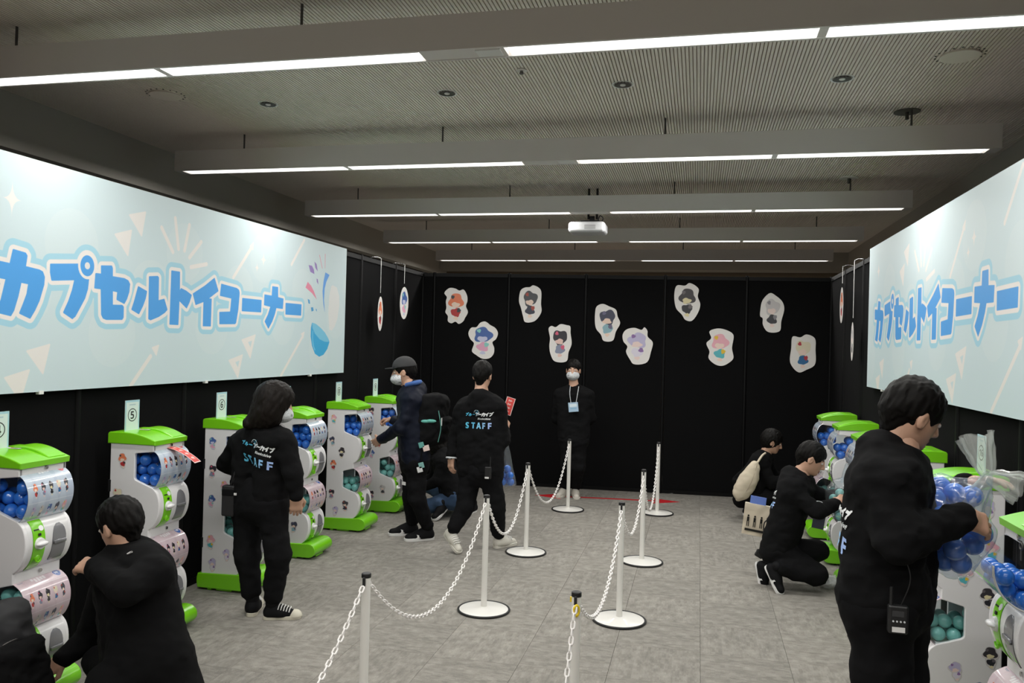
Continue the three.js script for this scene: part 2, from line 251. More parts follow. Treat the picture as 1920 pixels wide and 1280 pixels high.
// ---------- printed banners ----------
const RING = [[0.697, 0.719], 0.054, 0.061, 0.021, 0.021];
const STARS = [[0.162, 1.011, 0.06, 0.096], [2.62, 0.966, 0.047, 0.065], [2.525, 0.891, 0.033, 0.045]];
const bannerTex = canvasTex(2048, 580, (c, w, h) => {
  const k = w / 4.41; c.setTransform(k, 0, 0, -k, 0.22 * k, h);
  c.fillStyle = '#cbdce1'; c.fillRect(-0.3, -0.1, 5, 1.5);
  c.fillStyle = '#cfdee2'; for (let i = 0; i < 14; i++) { c.beginPath(); c.arc(-0.1 + i * 0.34, 0.25 + 0.8 * ((i * 37) % 11) / 11, 0.2, 0, 7); c.fill(); }
  const poly = (p) => { c.beginPath(); p.forEach((q, i) => (i ? c.lineTo(...q) : c.moveTo(...q))); c.closePath(); };
  c.lineCap = 'round'; c.lineJoin = 'round';
  c.fillStyle = c.strokeStyle = '#e8e4e1';
  for (const t of TRIS) { poly(t); c.fill(); c.lineWidth = 0.012; c.stroke(); }
  c.lineWidth = 0.03; for (const r of RAYS) { c.beginPath(); c.moveTo(...r[0]); c.lineTo(...r[1]); c.stroke(); }
  for (const [x, y, a, b] of STARS) { c.beginPath(); c.moveTo(x, y + b); c.quadraticCurveTo(x, y, x + a, y); c.quadraticCurveTo(x, y, x, y - b); c.quadraticCurveTo(x, y, x - a, y); c.quadraticCurveTo(x, y, x, y + b); c.fill(); }
  c.fillStyle = '#cbdce1'; for (const t of [TRIS[5], TRIS[6]]) { const m = [0, 1].map((i) => (t[0][i] + t[1][i] + t[2][i]) / 3 + (i ? 0.01 : 0.02)); poly(t.map((q) => [m[0] + (q[0] - m[0]) * 0.3, m[1] + (q[1] - m[1]) * 0.3])); c.fill(); }
  const all = (f) => { for (const g of GLYPHS) { poly(g); f(); } c.beginPath(); c.ellipse(RING[0][0], RING[0][1], RING[1], RING[2], 0, 0, 7); f(); };
  c.strokeStyle = '#a4d2e4'; c.lineWidth = 0.125; all(() => c.stroke());
  c.fillStyle = '#a4d2e4'; c.beginPath(); c.rect(2.05, 0.45, 0.15, 0.2); c.fill();
  c.strokeStyle = '#ece6e3'; c.lineWidth = 0.06; all(() => c.stroke());
  c.fillStyle = '#4a9fe6'; for (const g of GLYPHS) { poly(g); c.fill(); c.lineWidth = 0.012; c.strokeStyle = '#4a9fe6'; c.stroke(); }
  c.fillStyle = '#ece6e3'; c.beginPath(); c.ellipse(RING[0][0], RING[0][1], RING[1] + 0.018, RING[2] + 0.018, 0, 0, 7); c.fill();
  c.fillStyle = '#4a9fe6'; c.beginPath(); c.ellipse(RING[0][0], RING[0][1], RING[1], RING[2], 0, 0, 7); c.fill();
  c.fillStyle = '#e6e3e2'; c.beginPath(); c.ellipse(RING[0][0], RING[0][1], RING[3], RING[4], 0, 0, 7); c.fill();
  const art = { purple: '#9278bd', pink: '#e389a3', blue: '#5b9de6', small: '#4a9bd0', white: '#dfe0e0', cup: '#3fa9dc', open: '#7cc5e4' };
  for (const n in art) { c.fillStyle = art[n]; for (const p of CAPSULE_ART[n]) { poly(p); c.fill(); } }
  c.strokeStyle = '#7fcdf0'; c.lineWidth = 0.014; c.beginPath(); c.moveTo(3.51, 0.4); c.quadraticCurveTo(3.5, 0.28, 3.56, 0.23); c.stroke();
});
const bannerMat = phys(0xffffff, 0.5, { map: bannerTex, clearcoat: 0.15, clearcoatRoughness: 0.35 });
function banner(label, x, y0, zc, turn) {
  const t = thing('banner', label, 'banner', [x, y0, zc], 'printed banners on the side partitions'); t.rotation.y = turn;
  part('board', box(4.41, 1.25, 0.018, 0, 0.625, 0), std(0xd8dadb, 0.6), t);
  part('print', new THREE.PlaneGeometry(4.41, 1.25).translate(0, 0.625, 0.0096), bannerMat, t);
  for (const s of [-1.6, -0.1, 1.5]) part('clip', box(0.03, 0.02, 0.024, s, -0.004, 0.002), M.reflector, t);
}
banner('pale blue banner with blue lettering above machines numbered four to nine', -3.5, 1.478, -(7.46 - 2.205), Math.PI / 2);
banner('pale blue banner with blue lettering above the machine with sign sixteen', 1.5, 1.508, -(7.8 - 2.205), -Math.PI / 2);

// ---------- die cut boards on the far partition (plain colour patches) ----------
const CUT = [
  [[800, 480, 5.333], [[180, 370], [230, 320], [290, 325], [330, 345], [370, 335], [405, 390], [410, 450], [395, 500], [415, 560], [385, 620], [370, 650], [325, 678], [290, 655], [250, 672], [215, 650], [215, 600], [190, 560], [200, 520], [195, 450], [205, 410]], ['#e8825c', '#b8383a', '#3c4046', '#f2d9c8']],
  [[800, 480, 5.333], [[420, 770], [450, 715], [500, 710], [540, 665], [590, 655], [640, 690], [690, 720], [715, 770], [695, 830], [660, 860], [678, 920], [670, 980], [630, 1020], [560, 1025], [500, 990], [455, 950], [475, 870], [440, 830]], ['#4a68a8', '#e6a9c4', '#8fd0c8', '#c9cbe4']],
  [[800, 480, 5.333], [[925, 450], [945, 340], [985, 315], [1035, 310], [1065, 293], [1140, 335], [1145, 480], [1148, 560], [1080, 650], [985, 658], [965, 600], [945, 520]], ['#4a4b50', '#3a3d4c', '#a8483c', '#f0d6c6']],
  [[800, 480, 5.333], [[1222, 720], [1250, 698], [1290, 710], [1340, 680], [1400, 690], [1435, 700], [1440, 770], [1450, 880], [1420, 960], [1400, 1050], [1280, 1050], [1240, 980], [1228, 900], [1235, 820]], ['#37343c', '#8a90a8', '#d8607e', '#ecc9c0']],
  [[1080, 440, 3.2], [[115, 470], [125, 430], [160, 415], [200, 430], [240, 450], [250, 490], [265, 530], [240, 580], [220, 635], [165, 635], [150, 600], [120, 560]], ['#45485c', '#8fb6c2', '#6d6a86', '#f0d5c4']],
  [[1080, 440, 3.2], [[280, 600], [300, 570], [350, 558], [395, 570], [410, 555], [428, 575], [430, 610], [460, 645], [450, 700], [425, 765], [345, 775], [325, 750], [300, 700], [308, 670], [285, 640]], ['#c3bcdc', '#e2dcea', '#8f6fa8', '#f0d8d2']],
  [[1080, 440, 3.2], [[590, 350], [605, 305], [655, 305], [680, 290], [735, 325], [730, 370], [745, 420], [725, 480], [690, 518], [655, 510], [635, 480], [600, 440]], ['#3b373c', '#2d2d33', '#6a6468', '#e8dcb0']],
  [[1080, 440, 3.2], [[782, 650], [810, 620], [800, 580], [850, 562], [910, 575], [943, 600], [935, 680], [943, 740], [920, 765], [880, 785], [840, 780], [795, 740], [800, 700]], ['#eeb0bd', '#5bb9c4', '#e8c13c', '#f4d9cc']],
  [[1080, 440, 3.2], [[1105, 450], [1120, 390], [1165, 350], [1200, 368], [1235, 400], [1248, 440], [1230, 520], [1220, 578], [1150, 582], [1120, 540], [1118, 500], [1105, 490]], ['#cfcacb', '#3f3f45', '#8d8a90', '#f2ddd6']],
  [[1080, 440, 3.2], [[1290, 680], [1300, 610], [1345, 615], [1380, 598], [1430, 620], [1435, 690], [1430, 780], [1380, 810], [1335, 825], [1285, 770]], ['#e6ddc2', '#3a6fa0', '#b8404a', '#f2d8cc']]];
function blob(c, x, y, rx, ry, s) { c.beginPath(); for (let i = 0; i <= 40; i++) { const a = i / 40 * 6.2832, r = 1 + 0.12 * Math.sin(3 * a + s) + 0.07 * Math.sin(5 * a + 2 * s); c.lineTo(x + rx * r * Math.cos(a), y + ry * r * Math.sin(a)); } c.fill(); }
function patches(c, w, h, cols, s) {
  c.fillStyle = cols[0]; blob(c, w * 0.5, h * 0.36, w * 0.3, h * 0.2, s);
  c.fillStyle = cols[3]; blob(c, w * 0.48, h * 0.47, w * 0.17, h * 0.075, s + 2);
  c.fillStyle = cols[1]; blob(c, w * 0.5, h * 0.68, w * 0.2, h * 0.12, s + 4);
  c.fillStyle = cols[2]; blob(c, w * 0.62, h * 0.62, w * 0.08, h * 0.06, s + 1); blob(c, w * 0.36, h * 0.25, w * 0.07, h * 0.05, s + 3);
  c.fillStyle = cols[3]; blob(c, w * 0.5, h * 0.84, w * 0.09, h * 0.045, s + 5);
}
const stickerMats = [], charmMats = [];
const hues = ['orange and red', 'blue, pink and mint', 'charcoal and navy', 'near black with rose', 'slate and pale blue', 'lavender', 'deep black', 'pink and aqua', 'pale grey and black', 'cream and royal blue'];
CUT.forEach(([[ox, oy, sc], pts, cols], i) => {
  const world = pts.map(([x, y]) => {
    const d = ray(ox + x / sc, oy + y / sc), n = BNORM, o = V(0, EYE, 0), dd = V(d[0], d[1], -d[2]);
    const p = o.clone().addScaledVector(dd, BACK0.clone().sub(o).dot(n) / dd.dot(n)); return [p.clone().sub(BACK0).dot(BDIR), p.y];
  });
  const xs = world.map((p) => p[0]), ys = world.map((p) => p[1]), x0 = Math.min(...xs), x1 = Math.max(...xs), y0 = Math.min(...ys), y1 = Math.max(...ys), cx = (x0 + x1) / 2, cy = (y0 + y1) / 2;
  const curve = new THREE.CatmullRomCurve3(world.map((p) => V(p[0] - cx, p[1] - cy, 0)), true, 'centripetal');
  const shape = new THREE.Shape(curve.getPoints(72).map((p) => new THREE.Vector2(p.x, p.y)));
  const t = thing('die_cut_board', 'white edged die cut board printed in ' + hues[i] + ' on the far black partition', 'wall board', [0, 0, 0], 'die cut boards on the far partition');
  t.position.copy(backAt(cx, cy, 0.012)); t.rotation.y = PT;
  part('board', new THREE.ExtrudeGeometry(shape, { depth: 0.006, bevelEnabled: false }), std(new THREE.Color(0.82, 0.8, 0.78), 0.5), t);
  const tex = canvasTex(128, 192, (c, w, h) => { c.fillStyle = '#ece8e5'; c.fillRect(0, 0, w, h); patches(c, w, h, cols, i); });
  const f = new THREE.ShapeGeometry(shape), p = f.attributes.position, uv = f.attributes.uv;
  for (let k = 0; k < p.count; k++) uv.setXY(k, (p.getX(k) + cx - x0) / (x1 - x0), (p.getY(k) + cy - y0) / (y1 - y0));
  part('print', f.translate(0, 0, 0.0068), phys(0xffffff, 0.4, { map: tex }), t);
  charmMats[i] = std(0xffffff, 0.3, { map: tex });
  const st = canvasTex(72, 104, (c, w, h) => { c.clearRect(0, 0, w, h); c.save(); c.translate(w * 0.5, h * 0.5); c.scale(1.25, 1.2); c.translate(-w * 0.5, -h * 0.5); c.fillStyle = '#dcd6d6'; blob(c, w * 0.5, h * 0.38, w * 0.34, h * 0.23, i); blob(c, w * 0.5, h * 0.68, w * 0.24, h * 0.22, i + 4); patches(c, w, h, cols, i); c.restore(); });
  stickerMats[i] = std(0xffffff, 0.45, { map: st, transparent: true });
});
// hanging acrylic boards by the side partitions
[[712, 588, -3.43, 0, 0.10, 1.68, 'thin acrylic board in orange and white hanging edge on before the black partition'], [757, 568, -3.4, 1, 0.30, 1.42, 'clear acrylic board in blue and pink hanging from a string'],
 [1579, 572, 1.45, 0, 0.06, -1.56, 'thin red acrylic board hanging edge on near the far corner'], [1599, 640, 1.46, 8, 0.04, -1.62, 'thin clear acrylic board hanging edge on beside the banner end']].forEach(([px, py, x, k, w, turn, label]) => {
  const d = ray(px, py), s = x / d[0], y = EYE + d[1] * s, Z = d[2] * s;
  const t = thing('acrylic_board', label, 'hanging board', [x, y, -Z], 'hanging acrylic boards'); t.rotation.y = turn;
  const e = new THREE.Shape(); e.absellipse(0, 0, 0.13, 0.22, 0, 6.2832);
  part('acrylic_sheet', new THREE.ExtrudeGeometry(e, { depth: 0.005, bevelEnabled: false, curveSegments: 28 }), M.pane, t);
  const f = new THREE.CircleGeometry(1, 28).scale(0.10, 0.19, 1).translate(0, 0, 0.006); part('print', f, charmMats[k], t);
  const hk = t.worldToLocal ? V(x < 0 ? PART_L : PART_R, PART_H - 0.012, -Z) : 0; t.updateMatrixWorld(); t.worldToLocal(hk);
  part('hook', tube([V(0, PART_H - y, 0.002), V(0, PART_H - y + 0.018, 0.002).lerp(hk.clone().add(V(0, 0.025, 0)), 0.4), hk.clone().add(V(0, 0.02, 0)), hk], 0.003, 12, 6), M.metal, t);
  part('string', cyl(0.0025, 0.0025, PART_H - y - 0.23, 0, (PART_H - y + 0.23) / 2, 0.002, 6), M.reflector, t);
});

// ---------- capsule toy machines ----------
const smooth2 = (pts, n = 20) => new THREE.SplineCurve(pts.map((p) => new THREE.Vector2(...p))).getPoints(n);
const TIER = 0.527;
const CTRL = smooth2([[0.272, 0.125], [0.305, 0.155], [0.326, 0.2], [0.334, 0.25], [0.33, 0.3], [0.315, 0.34], [0.288, 0.366]], 18);
const GLOBE = smooth2([[0.286, 0.364], [0.312, 0.385], [0.335, 0.43], [0.343, 0.475], [0.338, 0.52], [0.318, 0.565], [0.285, 0.59], [0.268, 0.597]], 20);
const MW = 0.29;
function strip(prof, z0, z1, off, thick = 0, zf) {   // sheet swept along the machine's width, following a profile
  const n = prof.length, P = [], UV = [], I = [];
  const nor = prof.map((p, i) => { const a = prof[Math.max(0, i - 1)], b = prof[Math.min(n - 1, i + 1)]; const t = new THREE.Vector2().subVectors(b, a).normalize(); return [t.y, -t.x]; });
  const layers = thick ? [off, off - thick] : [off];
  for (const o of layers) prof.forEach((p, i) => { const [a, b] = zf ? zf(i / (n - 1)) : [z0, z1]; for (const z of [a, b]) { P.push(p.x + nor[i][0] * o, p.y + nor[i][1] * o, z); UV.push((z0 - z) / (z0 - z1), i / (n - 1)); } });
  for (let i = 0; i < n - 1; i++) { const k = i * 2; I.push(k, k + 1, k + 2, k + 1, k + 3, k + 2); if (thick) { const q = n * 2 + k; I.push(q, q + 2, q + 1, q + 1, q + 2, q + 3, k, k + 2, q, q, k + 2, q + 2, k + 1, q + 1, k + 3, q + 1, q + 3, k + 3); } }
  if (thick) { const q = n * 2, e = n * 2 - 2; I.push(0, q, 1, q, q + 1, 1, e, e + 1, q + e, q + e, e + 1, q + e + 1); }
  const g = new THREE.BufferGeometry(); g.setAttribute('position', new THREE.Float32BufferAttribute(P, 3)); g.setAttribute('uv', new THREE.Float32BufferAttribute(UV, 2)); g.setIndex(I); g.computeVertexNormals();
  return thick ? g : g;
}
const up = (g) => g.clone().translate(0, TIER, 0);
function posterTex(a, b, badge, n) {
  return canvasTex(384, 288, (c, w, h) => {
    c.fillStyle = a; c.fillRect(0, 0, w, h);
    c.fillStyle = b; for (let i = 0; i < 26; i++) { c.globalAlpha = 0.35; c.beginPath(); c.arc((i * 97) % w, (i * 61) % h, 20 + (i * 13) % 30, 0, 7); c.fill(); } c.globalAlpha = 1;
    c.fillStyle = 'rgba(250,250,252,0.75)'; for (let i = 0; i < 5; i++) c.fillRect(w * 0.32 + i * 24, 20 + (i % 2) * 6, 18, 26 + (i % 3) * 6);
    c.fillStyle = '#8a90a0'; c.fillRect(20, 26, 46, 5); c.fillRect(24, 34, 34, 3);
    c.fillStyle = badge; c.beginPath(); c.arc(w * 0.88, 36, 28, 0, 7); c.fill();
    c.fillStyle = '#f4f2f2'; c.font = 'bold 28px sans-serif'; c.textAlign = 'center'; c.fillText('10', w * 0.87, 46);
    c.fillStyle = 'rgba(255,255,255,0.5)'; c.fillRect(0, 76, w, 3); c.fillRect(0, 182, w, 2);
    for (let r = 0; r < 2; r++) for (let i = 0; i < n; i++) { c.save(); c.translate(36 + i * (w - 60) / n, 88 + r * 98); patches(c, 56, 84, CUT[(i * 3 + r * 5) % 10][2], i + r); c.restore(); }
    c.fillStyle = 'rgba(120,120,135,0.5)'; c.fillRect(20, 274, w - 40, 4);
  });
}
const posterBlue = phys(0xffffff, 0.25, { map: posterTex('#b7c3d6', '#cfd9e6', '#d86a78', 5), clearcoat: 0.9, clearcoatRoughness: 0.06 });
const posterPink = phys(0xffffff, 0.25, { map: posterTex('#d3bcc6', '#dfcfd4', '#4868b0', 5), clearcoat: 0.9, clearcoatRoughness: 0.06 });
const lidMat = std(0xffffff, 0.4, { map: canvasTex(128, 64, (c, w, h) => { c.clearRect(0, 0, w, h); c.fillStyle = '#d9d4d4'; c.beginPath(); c.ellipse(w / 2, h / 2, w * 0.47, h * 0.4, 0, 0, 7); c.fill(); c.fillStyle = '#c0525a'; blob(c, 40, 30, 16, 8, 1); c.fillStyle = '#2f2d38'; blob(c, 78, 34, 22, 9, 3); blob(c, 56, 40, 8, 5, 2); }), transparent: true });
const MG = {};
{
  const s = new THREE.Shape(); s.moveTo(0, 0.105); s.lineTo(0.272, 0.105);
  const tier = (o) => { CTRL.forEach((p) => s.lineTo(p.x, p.y + o)); s.lineTo(0.235, 0.384 + o); s.lineTo(0.175, 0.406 + o); s.quadraticCurveTo(0.16, 0.413 + o, 0.16, 0.43 + o); s.lineTo(0.16, 0.555 + o); s.quadraticCurveTo(0.16, 0.57 + o, 0.175, 0.574 + o); };
  tier(0); s.lineTo(0.266, 0.598); s.lineTo(0.266, 0.652); tier(TIER); s.lineTo(0.287, 1.114); s.lineTo(0.287, 1.156); s.lineTo(0, 1.156); s.closePath();
  MG.side = new THREE.ExtrudeGeometry(s, { depth: 0.014, bevelEnabled: true, bevelSize: 0.004, bevelThickness: 0.004, bevelSegments: 2, curveSegments: 8 });
  MG.side.translate(0, 0, -0.018);
  MG.side2 = MG.side.clone().translate(0, 0, -MW + 0.022);
  MG.back = span(0, 0.012, 0.105, 1.156, -0.02, -MW + 0.02);
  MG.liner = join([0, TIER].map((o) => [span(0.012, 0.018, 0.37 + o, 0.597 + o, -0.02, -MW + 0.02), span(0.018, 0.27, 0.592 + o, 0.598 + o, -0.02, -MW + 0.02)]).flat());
  MG.shelf = span(0.012, 0.285, 0.355, 0.372, -0.02, -MW + 0.02);
  MG.cover = strip(CTRL, -0.016, -MW + 0.016, 0.003, 0.006);
  MG.band = strip(CTRL.slice(1, 18), -0.048, -0.118, 0.0065, 0.005);
  MG.poster = strip(GLOBE, -0.004, -MW + 0.004, 0.002, 0.003);
  MG.outlet = strip(CTRL.slice(3, 15), -0.165, -0.25, 0.006, 0.004, (t) => { const w = t < 0.55 ? 0.042 : 0.042 * Math.sqrt(Math.max(0.02, 1 - ((t - 0.55) / 0.46) ** 2)); return [-0.2075 + w, -0.2075 - w]; });
  MG.outletLip = strip(CTRL.slice(8, 10), -0.17, -0.245, 0.014, 0.01);
  const win = new THREE.Shape(); win.moveTo(0.286, 0.366); win.lineTo(0.235, 0.384); win.lineTo(0.16, 0.413); win.lineTo(0.16, 0.572); win.lineTo(0.266, 0.597); for (let i = GLOBE.length - 1; i >= 0; i--) win.lineTo(GLOBE[i].x - 0.002, GLOBE[i].y);
  MG.pane = new THREE.ShapeGeometry(win).translate(0, 0, -0.008); MG.pane2 = MG.pane.clone().translate(0, 0, -MW + 0.016);
  MG.midStrip = rbox(0.02, 0.056, MW - 0.03, 0.004, 0.262, 0.625, -MW / 2);
  MG.topStrip = rbox(0.02, 0.045, MW - 0.004, 0.004, 0.281, 1.135, -MW / 2);
  const b = new THREE.Shape(); b.moveTo(-0.02, 0.022); b.lineTo(0.34, 0.022); b.quadraticCurveTo(0.385, 0.022, 0.402, 0.06); b.quadraticCurveTo(0.41, 0.1, 0.37, 0.12); b.quadraticCurveTo(0.34, 0.13, 0.3, 0.122); b.lineTo(-0.02, 0.112); b.quadraticCurveTo(-0.035, 0.07, -0.02, 0.022);
  MG.base = new THREE.ExtrudeGeometry(b, { depth: MW + 0.016, bevelEnabled: true, bevelSize: 0.006, bevelThickness: 0.006, bevelSegments: 3, curveSegments: 10 }).translate(0, 0, -MW - 0.008);
  MG.skirt = join(span(0.0, 0.3, 0.012, 0.026, -0.03, -MW + 0.03), span(0.12, 0.24, 0.005, 0.02, -0.0, -0.012), span(0.05, 0.08, 0.002, 0.03, 0.0, -0.03), span(0.36, 0.375, 0.008, 0.03, -0.08, -0.2));
  MG.caster = join(new THREE.CylinderGeometry(0.019, 0.019, 0.018, 16).rotateX(Math.PI / 2), new THREE.CylinderGeometry(0.007, 0.007, 0.022, 10).rotateX(Math.PI / 2));
  const l = new THREE.Shape(); l.moveTo(-0.014, 1.155); l.lineTo(0.3, 1.155); l.lineTo(0.302, 1.172); l.bezierCurveTo(0.26, 1.186, 0.2, 1.212, 0.1, 1.214); l.lineTo(0.0, 1.213); l.quadraticCurveTo(-0.014, 1.212, -0.014, 1.2);
  MG.lid = new THREE.ExtrudeGeometry(l, { depth: MW + 0.006, bevelEnabled: true, bevelSize: 0.006, bevelThickness: 0.006, bevelSegments: 3, curveSegments: 14 }).translate(0, 0, -MW - 0.003);
  const h = new THREE.Shape(); h.moveTo(0.06, 1.21); h.bezierCurveTo(0.1, 1.236, 0.2, 1.226, 0.285, 1.18); h.lineTo(0.285, 1.17); h.lineTo(0.06, 1.19);
  MG.hump = new THREE.ExtrudeGeometry(h, { depth: 0.1, bevelEnabled: true, bevelSize: 0.008, bevelThickness: 0.008, bevelSegments: 3, curveSegments: 14 }).translate(0, 0, -MW + 0.012);
  MG.lidSticker = new THREE.PlaneGeometry(0.1, 0.05).rotateX(-Math.PI / 2);
  MG.lock = new THREE.CylinderGeometry(0.009, 0.009, 0.014, 16).rotateZ(Math.PI / 2);
  MG.hinge = span(-0.012, 0.004, 0.86, 0.93, 0.004, -0.02); MG.hinge2 = span(-0.012, 0.004, 0.3, 0.37, 0.004, -0.02);
  // knob: round boss with a winged handle
  MG.knob = join(new THREE.CylinderGeometry(0.026, 0.03, 0.014, 24).rotateZ(-Math.PI / 2), new THREE.SphereGeometry(0.03, 16, 12).scale(0.55, 0.42, 1.15).translate(0.012, 0, 0));
  MG.slot = box(0.004, 0.006, 0.028); MG.coin = new THREE.CylinderGeometry(0.014, 0.014, 0.004, 20).rotateZ(Math.PI / 2);
  MG.tray = join(new THREE.SphereGeometry(0.02, 14, 10).scale(0.5, 0.9, 0.9));
  MG.trayLip = new THREE.TorusGeometry(0.017, 0.005, 8, 18, Math.PI).rotateY(Math.PI / 2).rotateX(Math.PI);
  MG.sticker = new THREE.PlaneGeometry(0.062, 0.09);
}
const capR = 0.0345;
const capG = new THREE.LatheGeometry(Array.from({ length: 25 }, (_, i) => { const a = -Math.PI / 2 + i * Math.PI / 24, s = Math.abs(i - 12) < 1 ? 0.972 : 1; return new THREE.Vector2(Math.max(1e-4, Math.cos(a) * capR * s), Math.sin(a) * capR); }), 24);
function capsule(pos, mat, label, group, s = 1) {
  const o = single('toy_capsule', label, 'capsule', capG, mat, group); o.position.copy(pos); o.rotation.set(rr(-0.7, 0.7), rr(0, 6), rr(-0.7, 0.7)); o.scale.setScalar(s); return o;
}
// resting places inside a globe: two columns by the near side window and two behind the front sheet
const NEST = [];
{
  const r = capR * 1.03, rows = [[[0.056, 0.127, 0.198, 0.269], 0.056], [[0.056, 0.127, 0.198, 0.269], 0.128], [[0.07, 0.14, 0.21, 0.275], 0.2]];
  for (const [us, z] of rows) us.forEach((u, i) => NEST.push([u + rr(-0.004, 0.004), 0.372 + r, -z + rr(-0.003, 0.003), 0]));
  for (const [us, z] of [[[0.092, 0.163, 0.234, 0.293], 0.078], [[0.095, 0.166, 0.237], 0.155]]) us.forEach((u) => NEST.push([u, 0.372 + r + 0.058 + rr(0, 0.003), -z, 1]));
  for (const [us, z] of [[[0.125, 0.196, 0.27], 0.058], [[0.13, 0.2], 0.13]]) us.forEach((u) => NEST.push([u, 0.372 + r + 0.117, -z, 2]));
}
function numberCard(text, machine, label) {
  const t = thing('number_card', label, 'number card', [0, 0, 0], 'number cards on the machines');
  t.position.copy(machine.localToWorld(V(0.05, 1.212, -0.11))); t.rotation.y = machine.rotation.y + Math.PI / 2;
  part('card', box(0.125, 0.19, 0.003, 0, 0.095, 0), std(0xdfe6e6, 0.5), t);
  const tx = canvasTex(128, 194, (c, w, h) => {
    c.fillStyle = '#a9cfe0'; c.fillRect(0, 0, w, h); c.fillStyle = '#d9e4e6'; c.fillRect(9, 12, w - 18, h - 18); c.fillStyle = '#b5c8d4'; c.fillRect(36, 24, 56, 8);
    c.strokeStyle = '#15171c'; c.lineWidth = 5; c.beginPath(); c.arc(w / 2, 92, 38, 0, 7); c.stroke();
    c.fillStyle = '#0f1116'; c.textAlign = 'center'; c.font = 'bold ' + (text.length > 1 ? 50 : 66) + 'px sans-serif'; c.fillText(text, w / 2, text.length > 1 ? 110 : 116);
  });
  part('print', new THREE.PlaneGeometry(0.125, 0.19).translate(0, 0.095, 0.0022), std(0xffffff, 0.5, { map: tx }), t);
}
function machine(id, x, Z, turn, label, open) {
  const t = thing('capsule_toy_machine', label, 'toy machine', [x, 0, turn ? -(Z + MW) : -Z], 'capsule toy machines'); t.rotation.y = turn; t.updateMatrixWorld();
  part('base', MG.base, M.green, t, 'bright green rounded plinth'); part('skirt', MG.skirt, M.green, t);
  for (const [u, z] of [[0.02, -0.03], [0.02, -MW + 0.03], [0.3, -0.03], [0.3, -MW + 0.03]]) { const c = part('caster', MG.caster, M.blackPlastic, t); c.position.set(u, 0.019, z); }
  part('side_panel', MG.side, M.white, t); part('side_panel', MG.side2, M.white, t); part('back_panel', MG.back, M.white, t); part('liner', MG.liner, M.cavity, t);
  part('hinge', MG.hinge, M.blackPlastic, t); part('hinge', MG.hinge2, M.blackPlastic, t);
  for (const k of [0, 1]) {
    const f = k ? up : (g) => g, o = k * TIER, cov = part('control_cover', MG['cover' + k] ??= f(MG.cover), M.whiteCover, t);
    part('shelf', MG['shelf' + k] ??= f(MG.shelf), M.white, t);
    const band = part('coin_panel', MG['band' + k] ??= f(MG.band), M.green, t, 'green coin panel with white knob');
    const kn = part('knob', MG.knob, M.whiteCover, band); kn.position.set(0.345, 0.255 + o, -0.083);
    const sl = part('coin_slot', MG.slot, M.blackPlastic, band); sl.position.set(0.331, 0.322 + o, -0.07); sl.rotation.z = 0.35;
    const co = part('coin_mark', MG.coin, M.whiteCover, band); co.position.set(0.328, 0.325 + o, -0.1); co.rotation.z = 0.4;
    const dot = part('arrow_mark', MG.slot, M.blackPlastic, band); dot.position.set(0.3405, 0.298 + o, -0.083); dot.scale.set(1, 2.2, 0.5); dot.rotation.z = 0.15;
    const tr = part('return_tray', MG.tray, M.green, band); tr.position.set(0.326, 0.185 + o, -0.083); const tl = part('tray_lip', MG.trayLip, M.green, band); tl.position.set(0.334, 0.182 + o, -0.083);
    const od = part('outlet_door', MG['outlet' + k] ??= f(MG.outlet), M.door, t, 'smoky grey capsule outlet'); part('door_lip', MG['outletLip' + k] ??= f(MG.outletLip), M.door, od);
    part('window_pane', MG['pane' + k] ??= f(MG.pane), M.pane, t); part('window_pane', MG['panb' + k] ??= f(MG.pane2), M.pane, t);
    if (!(open && k)) part('front_poster', MG['poster' + k] ??= f(MG.poster), k ? posterBlue : posterPink, t, k ? 'pale blue printed front sheet' : 'pale pink printed front sheet');
    for (const [u, y] of k ? [[0.292, 1.136]] : [[0.273, 0.628]]) { const lk = part('lock', MG.lock, M.metal, t); lk.position.set(u, y, -0.16); }
    const mat = k ? M.blueCap : M.tealCap, word = k ? 'blue' : 'teal', tierName = k ? 'upper' : 'lower';
    if (!(open && k)) for (const [u, y, z0, lay] of NEST) {
      const z = turn ? -MW - z0 : z0; if (open || z0 < -0.16 || (turn && id.includes('carrier') )) continue;
      if ((lay === 2 && (k ? rnd() < 0.2 : rnd() < 0.75)) || (lay === 1 && !k && rnd() < 0.25)) continue;
      capsule(t.localToWorld(V(u, y + o, z)), mat, `${word} capsule in the ${tierName} globe of the ${id}`, `${word} capsules in the ${id}`);
    }
  }
  part('middle_strip', MG.midStrip, M.white, t); part('top_strip', MG.topStrip, M.white, t);
  const lid = part('lid', MG.lid, M.green, t, 'bright green lid'); part('raised_rib', MG.hump, M.green, lid);
  for (const [u, z, a] of [[0.15, -0.09, 0.3], [0.1, -0.16, -0.2]]) { const s = part('lid_sticker', MG.lidSticker, lidMat, lid); s.position.set(u, u > 0.12 ? 1.2128 : 1.2205, z); s.rotation.set(0, a, u > 0.12 ? -0.09 : 0); }
  const zs = turn ? -MW - 0.0012 : 0.0012;
  for (const [u, y] of [[0.07, 1.05], [0.055, 0.85], [0.16, 0.74], [0.07, 0.62], [0.055, 0.33], [0.2, 0.25], [0.09, 0.17]]) {
    const s = part('sticker', MG.sticker, stickerMats[Math.floor(rnd() * 10)], t); s.position.set(u + rr(-0.012, 0.012), y + rr(-0.015, 0.015), zs); s.rotation.set(0, turn, rr(-0.2, 0.2)); s.scale.setScalar(rr(1.05, 1.3));
  }
  return t;
}
const mL = -3.42, mR = 1.47, MACH = {};
